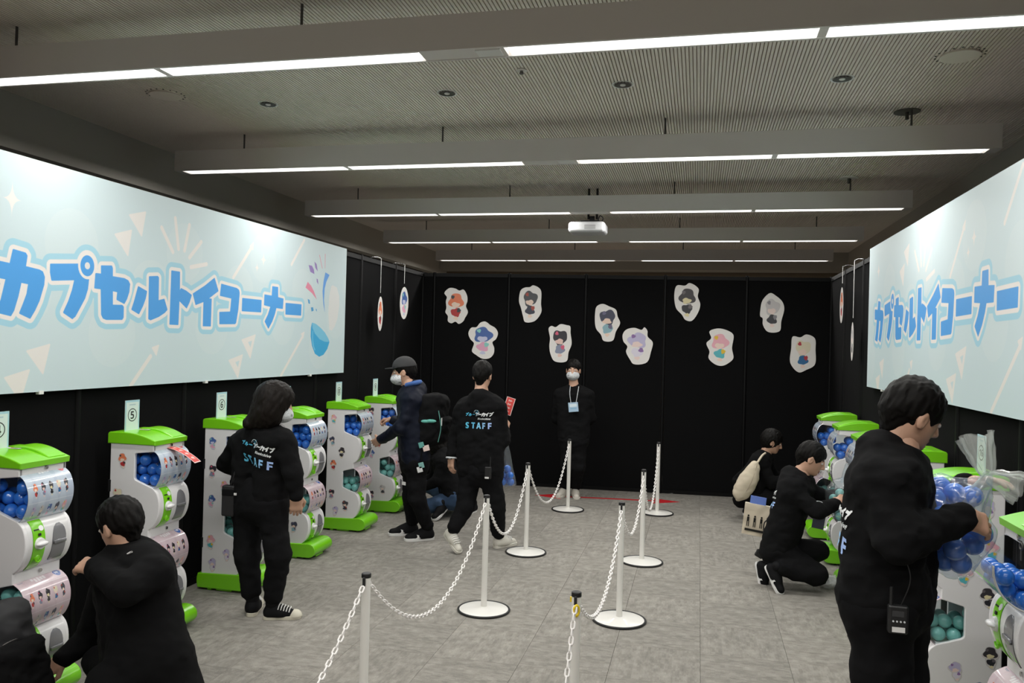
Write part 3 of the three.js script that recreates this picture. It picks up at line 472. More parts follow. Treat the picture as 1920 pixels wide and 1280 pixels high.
[[4, 3.16], [5, 4.12], [6, 5.06], [7, 6.0], [8, 7.0], [9, 7.89]].forEach(([n, Z]) => {
  const w = ['', '', '', '', 'four', 'five', 'six', 'seven', 'eight', 'nine'][n];
  MACH[n] = machine(`machine numbered ${w}`, mL, Z, 0, `white and green double capsule toy machine under the card numbered ${w}`);
  numberCard(String(n), MACH[n], `white card with a circled ${w} standing on a green machine lid`);
});
[['opened machine with a hanging key', 3.2, 'white and green capsule toy machine with its upper globe opened', true], ['machine numbered sixteen', 4.35, 'white and green double capsule toy machine under the card numbered sixteen'],
 ['machine behind the standing bag carrier', 5.35, 'white and green capsule toy machine beside the one with card sixteen'], ['machine between the two bag carriers', 6.35, 'white and green capsule toy machine between the standing and the kneeling staff'],
 ['machine before the kneeling staff', 7.25, 'white and green capsule toy machine that the kneeling staff member refills'], ['machine at the end of the banner row', 8.2, 'white and green capsule toy machine before the crouching person with the cream bag']].forEach(([id, Z, label, open], i) => {
  MACH['r' + i] = machine(id, mR, Z, Math.PI, label, open);
  if (i === 1) numberCard('16', MACH.r1, 'white card with a circled sixteen standing on a green machine lid');
});
// red paper slip tucked under the lid of machine 5
function redSlip(pos, rot, label, bend) {
  const tx = canvasTex(192, 72, (c, w, h) => { c.fillStyle = '#e8d5d2'; c.fillRect(0, 0, w, h); c.fillStyle = '#d94a44'; c.fillRect(5, 5, w - 10, h - 10); c.strokeStyle = '#f0dcd8'; c.lineWidth = 5; for (let i = 0; i < 4; i++) { const x = 24 + i * 40; c.beginPath(); c.moveTo(x, 26); c.lineTo(x + 24, 26); c.moveTo(x + 12, 20); c.lineTo(x + 12, 52); c.moveTo(x + 2, 40); c.lineTo(x + 22, 40); c.stroke(); } });
  const g = new THREE.BoxGeometry(0.2, 0.0015, 0.075, 16, 1, 1); const p = g.attributes.position; for (let i = 0; i < p.count; i++) p.setY(i, p.getY(i) - bend * (p.getX(i) + 0.1) ** 2); g.computeVertexNormals();
  const o = single('red_slip', label, 'paper slip', g, std(0xffffff, 0.6, { map: tx })); o.position.copy(pos); o.rotation.set(...rot); return o;
}
redSlip(MACH[5].localToWorld(V(0.375, 1.112, -0.17)), [0.0, 0.12, -0.12], 'red paper slip sticking out under the lid of machine five', 1.6);
// opened upper globe of the near machine: clear tray swung forward, key in the lock
{
  const m = MACH.r0, sheet = smooth2([[0.27, 0.89], [0.33, 0.9], [0.385, 0.94], [0.415, 1.0], [0.42, 1.05]], 16);
  const tray = part('clear_tray', strip(sheet, -0.004, -MW + 0.004, 0, 0.003), M.pane, m);
  const cheek = new THREE.Shape(); cheek.moveTo(0.27, 0.89); sheet.forEach((p) => cheek.lineTo(p.x, p.y)); cheek.lineTo(0.27, 1.05);
  part('tray_cheek', new THREE.ShapeGeometry(cheek).translate(0, 0, -0.006), M.pane, tray); part('tray_cheek', new THREE.ShapeGeometry(cheek).translate(0, 0, -MW + 0.006), M.pane, tray);
  part('tray_rim', strip(sheet.slice(0, 17), -MW + 0.006, -MW - 0.002, 0.003, 0.006), M.reflector, tray);
  const key = part('key', join(new THREE.TorusGeometry(0.012, 0.004, 8, 16).rotateY(Math.PI / 2).translate(0, -0.02, 0), box(0.004, 0.045, 0.006, 0, -0.05, 0), box(0.004, 0.006, 0.035, 0, -0.004, 0.016)), M.rod, m); key.position.set(0.3, 1.13, -0.2);
  const r = capR;
  for (const [u, y, z] of [[0.3, 0.925, 0.05], [0.3, 0.925, 0.115], [0.3, 0.925, 0.18], [0.3, 0.925, 0.245], [0.352, 0.955, 0.08], [0.352, 0.955, 0.147], [0.352, 0.955, 0.214], [0.3, 0.985, 0.08], [0.305, 0.985, 0.15], [0.3, 0.99, 0.215], [0.375, 1.01, 0.12], [0.375, 1.01, 0.19], [0.37, 1.005, 0.253], [0.24, 0.96, 0.06], [0.24, 0.96, 0.13], [0.24, 0.96, 0.2]])
    capsule(m.localToWorld(V(u, y, -z)), M.blueCap, 'blue capsule heaped in the opened clear globe tray', 'blue capsules in the opened tray', 0.94);
}

// ---------- stanchions and plastic chains ----------
const POSTS = { a0: [-1.41, 1.3], a1: [-1.4015, 3.2837], a2: [-1.3769, 5.235], a3: [-1.4234, 6.7957], a4: [-1.3666, 8.7228], b0: [-0.5, 2.0], b1: [-0.4724, 3.3082], b2: [-0.4721, 5.3123], b3: [-0.4286, 6.8153], b4: [-0.406, 8.8824] };
const POST_H = 0.778, HOOK_Y = 0.742;
{
  const baseG = new THREE.LatheGeometry([[0.001, 0.03], [0.03, 0.03], [0.06, 0.024], [0.12, 0.017], [0.168, 0.011], [0.172, 0.004]].map((p) => new THREE.Vector2(...p)), 48);
  const rimG = new THREE.TorusGeometry(0.172, 0.008, 10, 56).rotateX(Math.PI / 2).translate(0, 0.008, 0);
  const poleG = cyl(0.02, 0.02, POST_H - 0.03, 0, (POST_H + 0.005) / 2, 0, 20), capG2 = join(cyl(0.0215, 0.0215, 0.016, 0, POST_H - 0.008, 0, 20), new THREE.SphereGeometry(0.0205, 16, 6, 0, 6.2832, 0, 1.57).scale(1, 0.3, 1).translate(0, POST_H, 0));
  const hookG = rbox(0.012, 0.04, 0.014, 0.004, 0, 0, 0);
  const words = { a0: 'white chain post at the entrance end of the row beside the numbered machines', a1: 'white chain post with black hooks, first of the row nearer the numbered machines', a2: 'white chain post, second of the row nearer the numbered machines', a3: 'white chain post beside the walking staff member', a4: 'white chain post before the staff member facing the hall', b0: 'white chain post at the entrance end of the yellow linked row', b1: 'white chain post with a yellow link below its cap', b2: 'white chain post, second of the row with the yellow link', b3: 'white chain post, third of the row with the yellow link', b4: 'white chain post by the red arrow head' };
  for (const k in POSTS) {
    const [x, Z] = POSTS[k]; const t = thing('chain_post', words[k], 'post', [x, 0, -Z], 'white chain posts');
    part('base', baseG, M.post, t); part('rubber_rim', rimG, M.blackPlastic, t, 'black rubber rim'); part('pole', poleG, M.post, t); part('cap', capG2, M.blackPlastic, t, 'black cap');
    for (const s of [-1, 1]) { const h = part('hook', hookG, M.blackPlastic, t); h.position.set(0, HOOK_Y + 0.006, s * 0.024); }
    if (k === 'b1') { const y = part('yellow_link', new THREE.TorusGeometry(0.016, 0.005, 8, 20).scale(0.8, 1.3, 1).rotateY(0.6).translate(0.006, HOOK_Y - 0.03, 0.034), M.yellow, t, 'yellow connecting link'); part('yellow_hook', box(0.01, 0.02, 0.012, -0.021, HOOK_Y + 0.005, 0.0), M.yellow, y); }
  }
  const L = 0.041, W = 0.024, R = 0.0042, pts = [];
  for (let i = 0; i < 16; i++) { const a = i / 16 * 6.2832, c = Math.cos(a), s = Math.sin(a); pts.push(V(Math.sign(c) * (L - W) / 2 * Math.min(1, Math.abs(c) * 3) + c * (W / 2 - R), s * (W / 2 - R), 0)); }
  const linkG = new THREE.TubeGeometry(new THREE.CatmullRomCurve3(pts, true), 16, R, 6, true);
  const runs = [['a0', 'a1', 0.39, 'white plastic chain hanging toward the entrance from the black hooked post'], ['a1', 'a2', 0.4, 'white plastic chain between first and second posts nearer the numbered machines'], ['a2', 'a3', 0.37, 'white plastic chain hanging before the walking staff member'], ['a3', 'a4', 0.455, 'white plastic chain leading to the post before the facing staff member'],
    ['b0', 'b1', 0.52, 'white plastic chain hanging steeply from the yellow link'], ['b1', 'b2', 0.3, 'white plastic chain between the yellow linked post and the next'], ['b2', 'b3', 0.31, 'white plastic chain between second and third posts of the yellow linked row'], ['b3', 'b4', 0.475, 'white plastic chain leading to the post by the red arrow']];
  for (const [p, q, sag, label] of runs) {
    const [x0, z0] = POSTS[p], [x1, z1] = POSTS[q], A = V(x0, HOOK_Y - 0.012, -z0 - 0.034), B = V(x1, HOOK_Y - 0.012, -z1 + 0.034);
    const t = thing('plastic_chain', label, 'chain', [A.x, 0, A.z], 'white plastic chains'); const n = 200, P = [];
    for (let i = 0; i <= n; i++) { const s = i / n, v = A.clone().lerp(B, s); v.y -= 4 * sag * s * (1 - s); P.push(v); }
    const len = [0]; for (let i = 1; i <= n; i++) len.push(len[i - 1] + P[i].distanceTo(P[i - 1]));
    const N = Math.round(len[n] / 0.0305); let j = 1;
    for (let i = 0; i < N; i++) {
      const s = (i + 0.5) / N * len[n]; while (len[j] < s) j++;
      const f = (s - len[j - 1]) / (len[j] - len[j - 1]), c = P[j - 1].clone().lerp(P[j], f); if (c.z > -1.9 && p.endsWith('0')) continue;
      const m = part('link', linkG, M.chain, t); m.position.copy(c).sub(t.position);
      m.quaternion.setFromUnitVectors(V(1, 0, 0), P[j].clone().sub(P[j - 1]).normalize()).multiply(new THREE.Quaternion().setFromAxisAngle(V(1, 0, 0), (i % 2 ? 0.8 : -0.75) + rr(-0.15, 0.15)));
    }
  }
}
// ---------- red tape arrow on the carpet ----------
{
  const a = fl(1003, 928), b = fl(1275, 941), d = b.clone().sub(a), len = d.length();
  const t = thing('floor_arrow', 'red tape double arrow on the carpet before the far partition', 'floor marking', [a.x, 0, a.z]); t.rotation.y = Math.atan2(-d.z, d.x);
  const red = std(new THREE.Color(0.55, 0.012, 0.02), 0.6), tri = (x0, x1) => { const s = new THREE.Shape(); s.moveTo(x0, 0); s.lineTo(x1, 0.17); s.lineTo(x1 + (x1 > x0 ? -0.06 : 0.06), 0.03); s.lineTo(x1 + (x1 > x0 ? -0.06 : 0.06), -0.03); s.lineTo(x1, -0.17); return new THREE.ExtrudeGeometry(s, { depth: 0.0025, bevelEnabled: false }).rotateX(-Math.PI / 2); };
  part('arrow_head', tri(0, 0.32), red, t); part('arrow_head', tri(len, len - 0.34), red, t); part('shaft', box(len - 0.5, 0.0025, 0.055, len / 2, 0.0012, 0), red, t);
}
// scraps of white tape along the foot of the far partition
[[1140, 917], [1162, 919], [1178, 920], [1255, 925]].forEach(([px, py], i) => {
  const p = fl(px, py), g = new THREE.PlaneGeometry(0.09, 0.03, 6, 2).rotateX(-Math.PI / 2), q = g.attributes.position; for (let k = 0; k < q.count; k++) q.setY(k, 0.004 + 0.012 * Math.abs(nz(q.getX(k) * 60 + i, q.getZ(k) * 60, i)));
  g.computeVertexNormals(); const o = single('tape_scrap', 'crumpled scrap of clear tape along the foot of the far partition', 'tape', g, M.reflector, 'tape scraps'); o.position.copy(p); o.rotation.y = rr(-0.4, 0.4);
});
// ---------- figures: continuous surfaces meshed from distance fields ----------
function surfaceNet(f, lo, hi, h) {
  const nx = Math.ceil((hi.x - lo.x) / h) + 2, ny = Math.ceil((hi.y - lo.y) / h) + 2, nz2 = Math.ceil((hi.z - lo.z) / h) + 2;
  const val = new Float32Array(nx * ny * nz2), id = (i, j, k) => i + nx * (j + ny * k);
  for (let k = 0; k < nz2; k++) for (let j = 0; j < ny; j++) for (let i = 0; i < nx; i++) val[id(i, j, k)] = f(lo.x + i * h, lo.y + j * h, lo.z + k * h);
  const vid = new Int32Array(nx * ny * nz2).fill(-1), P = [], I = [];
  for (let k = 0; k < nz2 - 1; k++) for (let j = 0; j < ny - 1; j++) for (let i = 0; i < nx - 1; i++) {
    let mask = 0; const c = []; for (let q = 0; q < 8; q++) { const v = val[id(i + (q & 1), j + ((q >> 1) & 1), k + (q >> 2))]; c.push(v); if (v < 0) mask |= 1 << q; }
    if (mask === 0 || mask === 255) continue;
    let x = 0, y = 0, z = 0, n = 0;
    for (let a = 0; a < 8; a++) for (const b of [1, 2, 4]) { if (a & b) continue; const d = a | b; if ((c[a] < 0) === (c[d] < 0)) continue; const t = c[a] / (c[a] - c[d]); x += (a & 1) + (b === 1 ? t : 0); y += ((a >> 1) & 1) + (b === 2 ? t : 0); z += (a >> 2) + (b === 4 ? t : 0); n++; }
    vid[id(i, j, k)] = P.length / 3; P.push(lo.x + (i + x / n) * h, lo.y + (j + y / n) * h, lo.z + (k + z / n) * h);
  }
  const quad = (a, b, c, d, flip) => { if (a < 0 || b < 0 || c < 0 || d < 0) return; if (flip) I.push(a, c, b, a, d, c); else I.push(a, b, c, a, c, d); };
  for (let k = 1; k < nz2 - 1; k++) for (let j = 1; j < ny - 1; j++) for (let i = 1; i < nx - 1; i++) {
    const v = val[id(i, j, k)] < 0;
    if (v !== (val[id(i + 1, j, k)] < 0)) quad(vid[id(i, j - 1, k - 1)], vid[id(i, j, k - 1)], vid[id(i, j, k)], vid[id(i, j - 1, k)], !v);
    if (v !== (val[id(i, j + 1, k)] < 0)) quad(vid[id(i - 1, j, k - 1)], vid[id(i, j, k - 1)], vid[id(i, j, k)], vid[id(i - 1, j, k)], v);
    if (v !== (val[id(i, j, k + 1)] < 0)) quad(vid[id(i - 1, j - 1, k)], vid[id(i, j - 1, k)], vid[id(i, j, k)], vid[id(i - 1, j, k)], !v);
  }
  const g = new THREE.BufferGeometry(); g.setAttribute('position', new THREE.Float32BufferAttribute(P, 3)); g.setIndex(I); g.computeVertexNormals();
  const uv = new Float32Array(P.length / 3 * 2); for (let i = 0; i < P.length / 3; i++) { uv[2 * i] = P[3 * i] + P[3 * i + 2]; uv[2 * i + 1] = P[3 * i + 1]; } g.setAttribute('uv', new THREE.BufferAttribute(uv, 2));
  return g;
}
const smin = (a, b, k) => { const h = Math.max(k - Math.abs(a - b), 0) / k; return Math.min(a, b) - h * h * k * 0.25; };
const smax = (a, b, k) => -smin(-a, -b, k);
function bones(list) {            // [a, b, ra, rb, k]
  const B = list.map(([a, b, ra, rb, k = 0.05]) => { const dx = b.x - a.x, dy = b.y - a.y, dz = b.z - a.z; return [a.x, a.y, a.z, dx, dy, dz, 1 / Math.max(1e-8, dx * dx + dy * dy + dz * dz), ra, rb - ra, k]; });
  const lo = V(1e9, 1e9, 1e9), hi = V(-1e9, -1e9, -1e9);
  for (const [a, b, ra, rb] of list) { for (const [p, r] of [[a, ra], [b, rb]]) { lo.min(p.clone().subScalar(r + 0.04)); hi.max(p.clone().addScalar(r + 0.04)); } }
  const f = (x, y, z) => {
    let d = 1e9;
    for (const b of B) { const px = x - b[0], py = y - b[1], pz = z - b[2]; let t = (px * b[3] + py * b[4] + pz * b[5]) * b[6]; t = t < 0 ? 0 : t > 1 ? 1 : t; const qx = px - t * b[3], qy = py - t * b[4], qz = pz - t * b[5]; const e = Math.sqrt(qx * qx + qy * qy + qz * qz) - b[7] - t * b[8]; d = d > 1e8 ? e : smin(d, e, b[9]); }
    return d;
  };
  return { f, lo, hi };
}
const folds = (f, a, s) => (x, y, z) => { const d = f(x, y, z); return d > 0.06 || d < -0.06 ? d : d - a * (nz(x * 9 + s, y * 13, z * 9) + 0.6 * nz(x * 20, y * 34 + s, z * 20) + 0.5 * (1 - 2 * Math.abs(nz(x * 12 + 3 * y, y * 17 + s, z * 12 - 2 * y)))); };
const ell = (x, y, z, a, b, c) => { const p = x / a, q = y / b, r = z / c, k0 = Math.sqrt(p * p + q * q + r * r), k1 = Math.sqrt((p / a) ** 2 + (q / b) ** 2 + (r / c) ** 2); return k1 < 1e-9 ? -Math.min(a, b, c) : k0 * (k0 - 1) / k1; };
const seg = (x, y, z, a, b, ra, rb) => { const dx = b[0] - a[0], dy = b[1] - a[1], dz = b[2] - a[2]; let t = ((x - a[0]) * dx + (y - a[1]) * dy + (z - a[2]) * dz) / (dx * dx + dy * dy + dz * dz); t = Math.max(0, Math.min(1, t)); return Math.hypot(x - a[0] - t * dx, y - a[1] - t * dy, z - a[2] - t * dz) - ra - t * (rb - ra); };
function frame(fwd, upv) { const f = fwd.clone().normalize(), r = new THREE.Vector3().crossVectors(f, upv).normalize(), u = new THREE.Vector3().crossVectors(r, f); return new THREE.Matrix4().makeBasis(r.negate(), u, f); }   // local: x to the figure's left, y up, z ahead
function tint(g, fn) { const p = g.attributes.position, c = new Float32Array(p.count * 3); for (let i = 0; i < p.count; i++) { const k = fn(p.getX(i), p.getY(i), p.getZ(i)); c.set(k, i * 3); } g.setAttribute('color', new THREE.BufferAttribute(c, 3)); return g; }
const SKIN = [0.56, 0.33, 0.23];
function headGeo() {
  const f = (x, y, z) => {
    let d = ell(x, y - 0.03, z + 0.012, 0.074, 0.088, 0.094);
    d = smin(d, ell(x, y + 0.035, z - 0.02, 0.058, 0.082, 0.068), 0.04);
    d = smin(d, seg(x, y, z, [0, -0.085, 0.06], [0, -0.088, 0.066], 0.024, 0.02), 0.03);
    d = smin(d, seg(x, y, z, [0, 0.012, 0.09], [0, -0.028, 0.106], 0.007, 0.012), 0.018);
    d = smin(d, seg(Math.abs(x), y, z, [0.0, -0.034, 0.096], [0.012, -0.036, 0.092], 0.007, 0.006), 0.01);
    d = smax(d, -ell(Math.abs(x) - 0.031, y - 0.004, z - 0.104, 0.02, 0.012, 0.02), 0.014);
    d = smin(d, ell(Math.abs(x) - 0.031, y - 0.004, z - 0.078, 0.0125, 0.0105, 0.0125), 0.003);
    d = smin(d, seg(Math.abs(x), y, z, [0.004, -0.061, 0.09], [0.018, -0.06, 0.083], 0.0065, 0.003), 0.008);
    d = smin(d, smax(ell(Math.abs(x) - 0.077, y + 0.008, z + 0.008, 0.011, 0.032, 0.02), -ell(Math.abs(x) - 0.088, y + 0.006, z - 0.004, 0.008, 0.02, 0.012), 0.006), 0.008);
    d = smin(d, seg(x, y, z, [0, -0.06, -0.015], [0, -0.14, -0.03], 0.05, 0.052), 0.03);
    return d;
  };
  const g = surfaceNet(f, V(-0.11, -0.17, -0.13), V(0.11, 0.14, 0.14), 0.0058);
  return tint(g, (x, y, z) => {
    const e = Math.hypot((Math.abs(x) - 0.031) / 1.2, y - 0.004, z - 0.09);
    if (z > 0.075 && Math.hypot(Math.abs(x) - 0.031, y - 0.004) < 0.0058) return [0.012, 0.009, 0.008];
    if (z > 0.075 && Math.abs(y - 0.004) < 0.006 && Math.abs(Math.abs(x) - 0.031) < 0.0125) return [0.7, 0.68, 0.66];
    if (z > 0.07 && Math.abs(y - 0.026 + 0.12 * (Math.abs(x) - 0.033)) < 0.0045 && Math.abs(x) > 0.014 && Math.abs(x) < 0.052) return [0.02, 0.015, 0.012];
    if (z > 0.075 && Math.abs(y + 0.061) < 0.0075 && Math.abs(x) < 0.022) return [0.42, 0.17, 0.14];
    return SKIN;
  });
}
const HEAD = headGeo();
function hairGeo(style, s) {
  const f = (x, y, z) => {
    let d;
    if (style === 'bob') {
      d = ell(x, y - 0.04, z + 0.016, 0.108, 0.112, 0.128); d = smin(d, ell(x, y + 0.06, z + 0.035, 0.118, 0.12, 0.1), 0.06); d = smin(d, seg(x, y, z, [0, -0.1, -0.08], [0, -0.15, -0.14], 0.075, 0.04), 0.05);
      d = smax(d, -ell(x, y + 0.06, z - 0.095, 0.07, 0.105, 0.06), 0.02);
    } else {
      d = ell(x, y - 0.036, z + 0.016, 0.087, 0.1, 0.108); d = smin(d, seg(x, y, z, [0, -0.01, -0.07], [0, -0.065, -0.055], 0.05, 0.035), 0.03); if (style === 'long') d = smin(d, ell(x, y - 0.02, z + 0.02, 0.098, 0.112, 0.11), 0.03);
      d = smax(d, -ell(x, y + 0.06, z - 0.095, 0.085, 0.1, 0.075), 0.015); d = smax(d, -ell(Math.abs(x) - 0.09, y + 0.035, z - 0.01, 0.025, 0.055, 0.04), 0.015);
    }
    return d - 0.006 * nz(x * 55 + s, y * 14, z * 55) - 0.004 * nz(x * 110, y * 26 + s, z * 110);
  };
  return surfaceNet(f, V(-0.13, -0.25, -0.18), V(0.13, 0.16, 0.13), 0.0062);
}
const HAIRS = {};
function handGeo(side, curl, spread = 0.0, thumb = 0.5) {     // local: y to the fingertips, z the palm's face, x to the thumb
  const F = []; const bx = [-0.031, -0.0105, 0.0105, 0.031], ln = [0.058, 0.073, 0.079, 0.07];
  for (let i = 0; i < 4; i++) {
    let p = [bx[i], 0.088 - Math.abs(i - 1.8) * 0.004, 0], a = curl * 0.35 + i * 0.03; const L = [0.45, 0.31, 0.24], R = [0.0098, 0.009, 0.0084, 0.007];
    for (let q = 0; q < 3; q++) { const l = ln[i] * L[q], n = [p[0] + spread * bx[i] * l * 6, p[1] + Math.cos(a) * l, p[2] + Math.sin(a) * l]; F.push([p, n, R[q], R[q + 1]]); p = n; a += curl * 0.6; }
  }
  const t0 = [0.03, 0.022, 0.006], t1 = [0.052, 0.05, 0.012 + 0.02 * thumb], t2 = [0.056 - 0.018 * thumb, 0.078, 0.016 + 0.036 * thumb], t3 = [0.05 - 0.03 * thumb, 0.098, 0.018 + 0.044 * thumb];
  F.push([t0, t1, 0.015, 0.0115], [t1, t2, 0.0108, 0.0098], [t2, t3, 0.0096, 0.0075]);
  const f = (x, y, z) => {
    const qx = Math.abs(x) - 0.026, qy = Math.abs(y - 0.05) - 0.034, qz = Math.abs(z) - 0.002; let d = Math.hypot(Math.max(qx, 0), Math.max(qy, 0), Math.max(qz, 0)) + Math.min(Math.max(qx, qy, qz), 0) - 0.013;
    d = smin(d, seg(x, y, z, [0, -0.03, 0], [0, 0.02, 0], 0.024, 0.025), 0.03);
    let e = 1e9; for (const [a, b, ra, rb] of F) e = Math.min(e, seg(x, y, z, a, b, ra, rb)); return smin(d, e, 0.008);
  };
  const g = surfaceNet(f, V(-0.07, -0.08, -0.05), V(0.085, 0.2, 0.12), 0.0042);
  if (side < 0) { g.scale(-1, 1, 1); const ix = g.index.array; for (let i = 0; i < ix.length; i += 3) { const t = ix[i]; ix[i] = ix[i + 1]; ix[i + 1] = t; } }
  return tint(g, () => SKIN);
}
const HANDS = {};
function hand(side, curl, thumb) { const k = side + '|' + curl + '|' + thumb; return (HANDS[k] ??= handGeo(side, curl, 0.02, thumb)).clone(); }

// shoes: local x heel to toe, y up; length 0.28
const shoeOutline = (w) => { const s = new THREE.Shape(); s.moveTo(0.004, 0); s.bezierCurveTo(0, 0.035 * w, 0.05, 0.034 * w, 0.1, 0.036 * w); s.bezierCurveTo(0.16, 0.04 * w, 0.2, 0.056 * w, 0.25, 0.038 * w); s.bezierCurveTo(0.282, 0.024 * w, 0.284, -0.02 * w, 0.255, -0.036 * w); s.bezierCurveTo(0.2, -0.05 * w, 0.15, -0.034 * w, 0.1, -0.032 * w); s.bezierCurveTo(0.04, -0.034 * w, 0, -0.035 * w, 0.004, 0); return s; };
const SHOE = {
  sole: new THREE.ExtrudeGeometry(shoeOutline(1.06), { depth: 0.02, bevelEnabled: true, bevelSize: 0.003, bevelThickness: 0.003, bevelSegments: 2 }).rotateX(-Math.PI / 2).translate(0, 0.003, 0),
  upper: (() => {
    const f = (x, y, z) => { let d = seg(x, y, z, [0.045, 0.045, 0], [0.12, 0.05, 0], 0.04, 0.041); d = smin(d, seg(x, y, z, [0.12, 0.04, 0], [0.235, 0.028, 0.002], 0.042, 0.036), 0.05); d = smin(d, seg(x, y, z, [0.05, 0.06, 0], [0.06, 0.105, 0], 0.038, 0.04), 0.04); d = smin(d, seg(x, y, z, [0.1, 0.08, 0], [0.17, 0.058, 0], 0.026, 0.02), 0.03); d = smax(d, 0.018 - y, 0.006); return smax(d, y - 0.115, 0.006); };
    return surfaceNet(f, V(-0.02, 0.0, -0.07), V(0.3, 0.14, 0.07), 0.0075);
  })(),
  toe: new THREE.SphereGeometry(1, 18, 10, 0, 6.2832, 0, 1.57).scale(0.054, 0.049, 0.05).translate(0.231, 0.018, 0.002),
  stripe: new THREE.ExtrudeGeometry(shoeOutline(1.075), { depth: 0.003, bevelEnabled: false }).rotateX(-Math.PI / 2).translate(0, 0.014, 0),
  laces: [0.11, 0.13, 0.15, 0.17, 0.19].map((x, i) => tube([V(x, 0.078 - i * 0.005, -0.042), V(x + 0.006, 0.104 - i * 0.006, -0.024), V(x + 0.012, 0.113 - i * 0.0075, 0), V(x + 0.006, 0.104 - i * 0.006, 0.024), V(x, 0.078 - i * 0.005, 0.042)], 0.0045, 14, 6)),
  swoosh: (() => { const s = new THREE.Shape(); s.moveTo(0.055, 0.062); s.bezierCurveTo(0.1, 0.052, 0.14, 0.048, 0.172, 0.062); s.bezierCurveTo(0.16, 0.045, 0.168, 0.028, 0.185, 0.03); s.bezierCurveTo(0.15, 0.02, 0.1, 0.04, 0.055, 0.062); return s; })(),
};
function swooshGeo(side) {   // lay the curved mark on the flank of the upper
  const g = new THREE.ShapeGeometry(SHOE.swoosh, 10), p = g.attributes.position;
  for (let i = 0; i < p.count; i++) { const x = p.getX(i), y = p.getY(i); p.setZ(i, side * (0.0505 - 0.35 * Math.max(0, y - 0.045) - (x > 0.15 ? (x - 0.15) * 0.05 : 0))); }
  g.computeVertexNormals(); return g;
}
const SWOOSH = [swooshGeo(1), swooshGeo(-1)];
function shoe(parent, heel, toe, style) {
  const o = new THREE.Group(); o.name = 'shoe'; o.userData.label = style.label; parent.add(o);
  const d = toe.clone().sub(heel), x = d.clone().normalize(), y = V(0, 1, 0).addScaledVector(x, -x.y).normalize(), z = new THREE.Vector3().crossVectors(x, y);
  o.matrixAutoUpdate = true; o.quaternion.setFromRotationMatrix(new THREE.Matrix4().makeBasis(x, y, z)); o.position.copy(heel).sub(parent.position); const k = d.length() / 0.28; o.scale.setScalar(Math.min(1.1, Math.max(0.86, k)));
  part('sole', SHOE.sole, style.sole, o); part('upper', SHOE.upper, style.upper, o);
  if (style.toe) part('toe_cap', SHOE.toe, style.sole, o);
  if (style.stripe) part('stripe', SHOE.stripe, style.stripe, o);
  if (style.laces) for (const l of SHOE.laces) part('lace', l, style.laces, o);
  if (style.swoosh) for (const s of SWOOSH) part('emblem', s, style.swoosh, o);
  return heel.clone().addScaledVector(x, 0.055).addScaledVector(y, 0.1);
}
const C = {
  blackCloth: phys(new THREE.Color(0.0062, 0.0062, 0.0068), 0.95, { specularIntensity: 0.25, sheen: 0.03, sheenRoughness: 0.6 }), blackPants: phys(new THREE.Color(0.0066, 0.0066, 0.0074), 0.95, { specularIntensity: 0.25 }), coat: phys(new THREE.Color(0.0046, 0.0046, 0.005), 0.95, { specularIntensity: 0.25 }),
  navy: phys(new THREE.Color(0.0045, 0.0065, 0.016), 0.6, { specularIntensity: 0.4 }), jeans: std(new THREE.Color(0.035, 0.07, 0.14), 0.9), hair: phys(new THREE.Color(0.0045, 0.0038, 0.0034), 0.55, { specularIntensity: 0.28 }), hairBrown: phys(new THREE.Color(0.0075, 0.0052, 0.004), 0.5, { specularIntensity: 0.28 }),
  skin: new THREE.MeshPhysicalMaterial({ color: 0xffffff, vertexColors: true, roughness: 0.5, sheen: 0.2 }),
  mask: std(new THREE.Color(0.62, 0.64, 0.66), 0.9), grey: std(new THREE.Color(0.035, 0.035, 0.037), 0.85), cream: std(new THREE.Color(0.62, 0.54, 0.42), 0.95), whiteShoe: std(new THREE.Color(0.66, 0.63, 0.56), 0.6), rubber: std(new THREE.Color(0.62, 0.58, 0.48), 0.6), gum: std(new THREE.Color(0.16, 0.09, 0.075), 0.7), blackShoe: phys(new THREE.Color(0.006, 0.006, 0.007), 0.7, { specularIntensity: 0.3 }), whitePart: std(new THREE.Color(0.75, 0.74, 0.73), 0.5), lace: std(new THREE.Color(0.7, 0.69, 0.67), 0.8), beigeShoe: std(new THREE.Color(0.6, 0.56, 0.5), 0.7),
};
const ST = {
  canvas: { label: 'black canvas sneaker with white rubber and laces', sole: C.rubber, upper: C.blackShoe, toe: true, laces: C.lace, stripe: C.gum },
  runner: { label: 'black running shoe with a white curved mark', sole: C.whitePart, upper: C.blackShoe, swoosh: C.whitePart, laces: null },
  slip: { label: 'white slip-on shoe', sole: C.whiteShoe, upper: C.whiteShoe, stripe: C.gum, laces: C.lace }, beige: { label: 'beige shoe', sole: C.beigeShoe, upper: C.beigeShoe }, dark: { label: 'black shoe', sole: C.blackPlastic ?? M.blackPlastic, upper: C.blackShoe }, bw: { label: 'black shoe with a thick white sole', sole: C.whitePart, upper: C.blackShoe, stripe: C.whitePart },
};
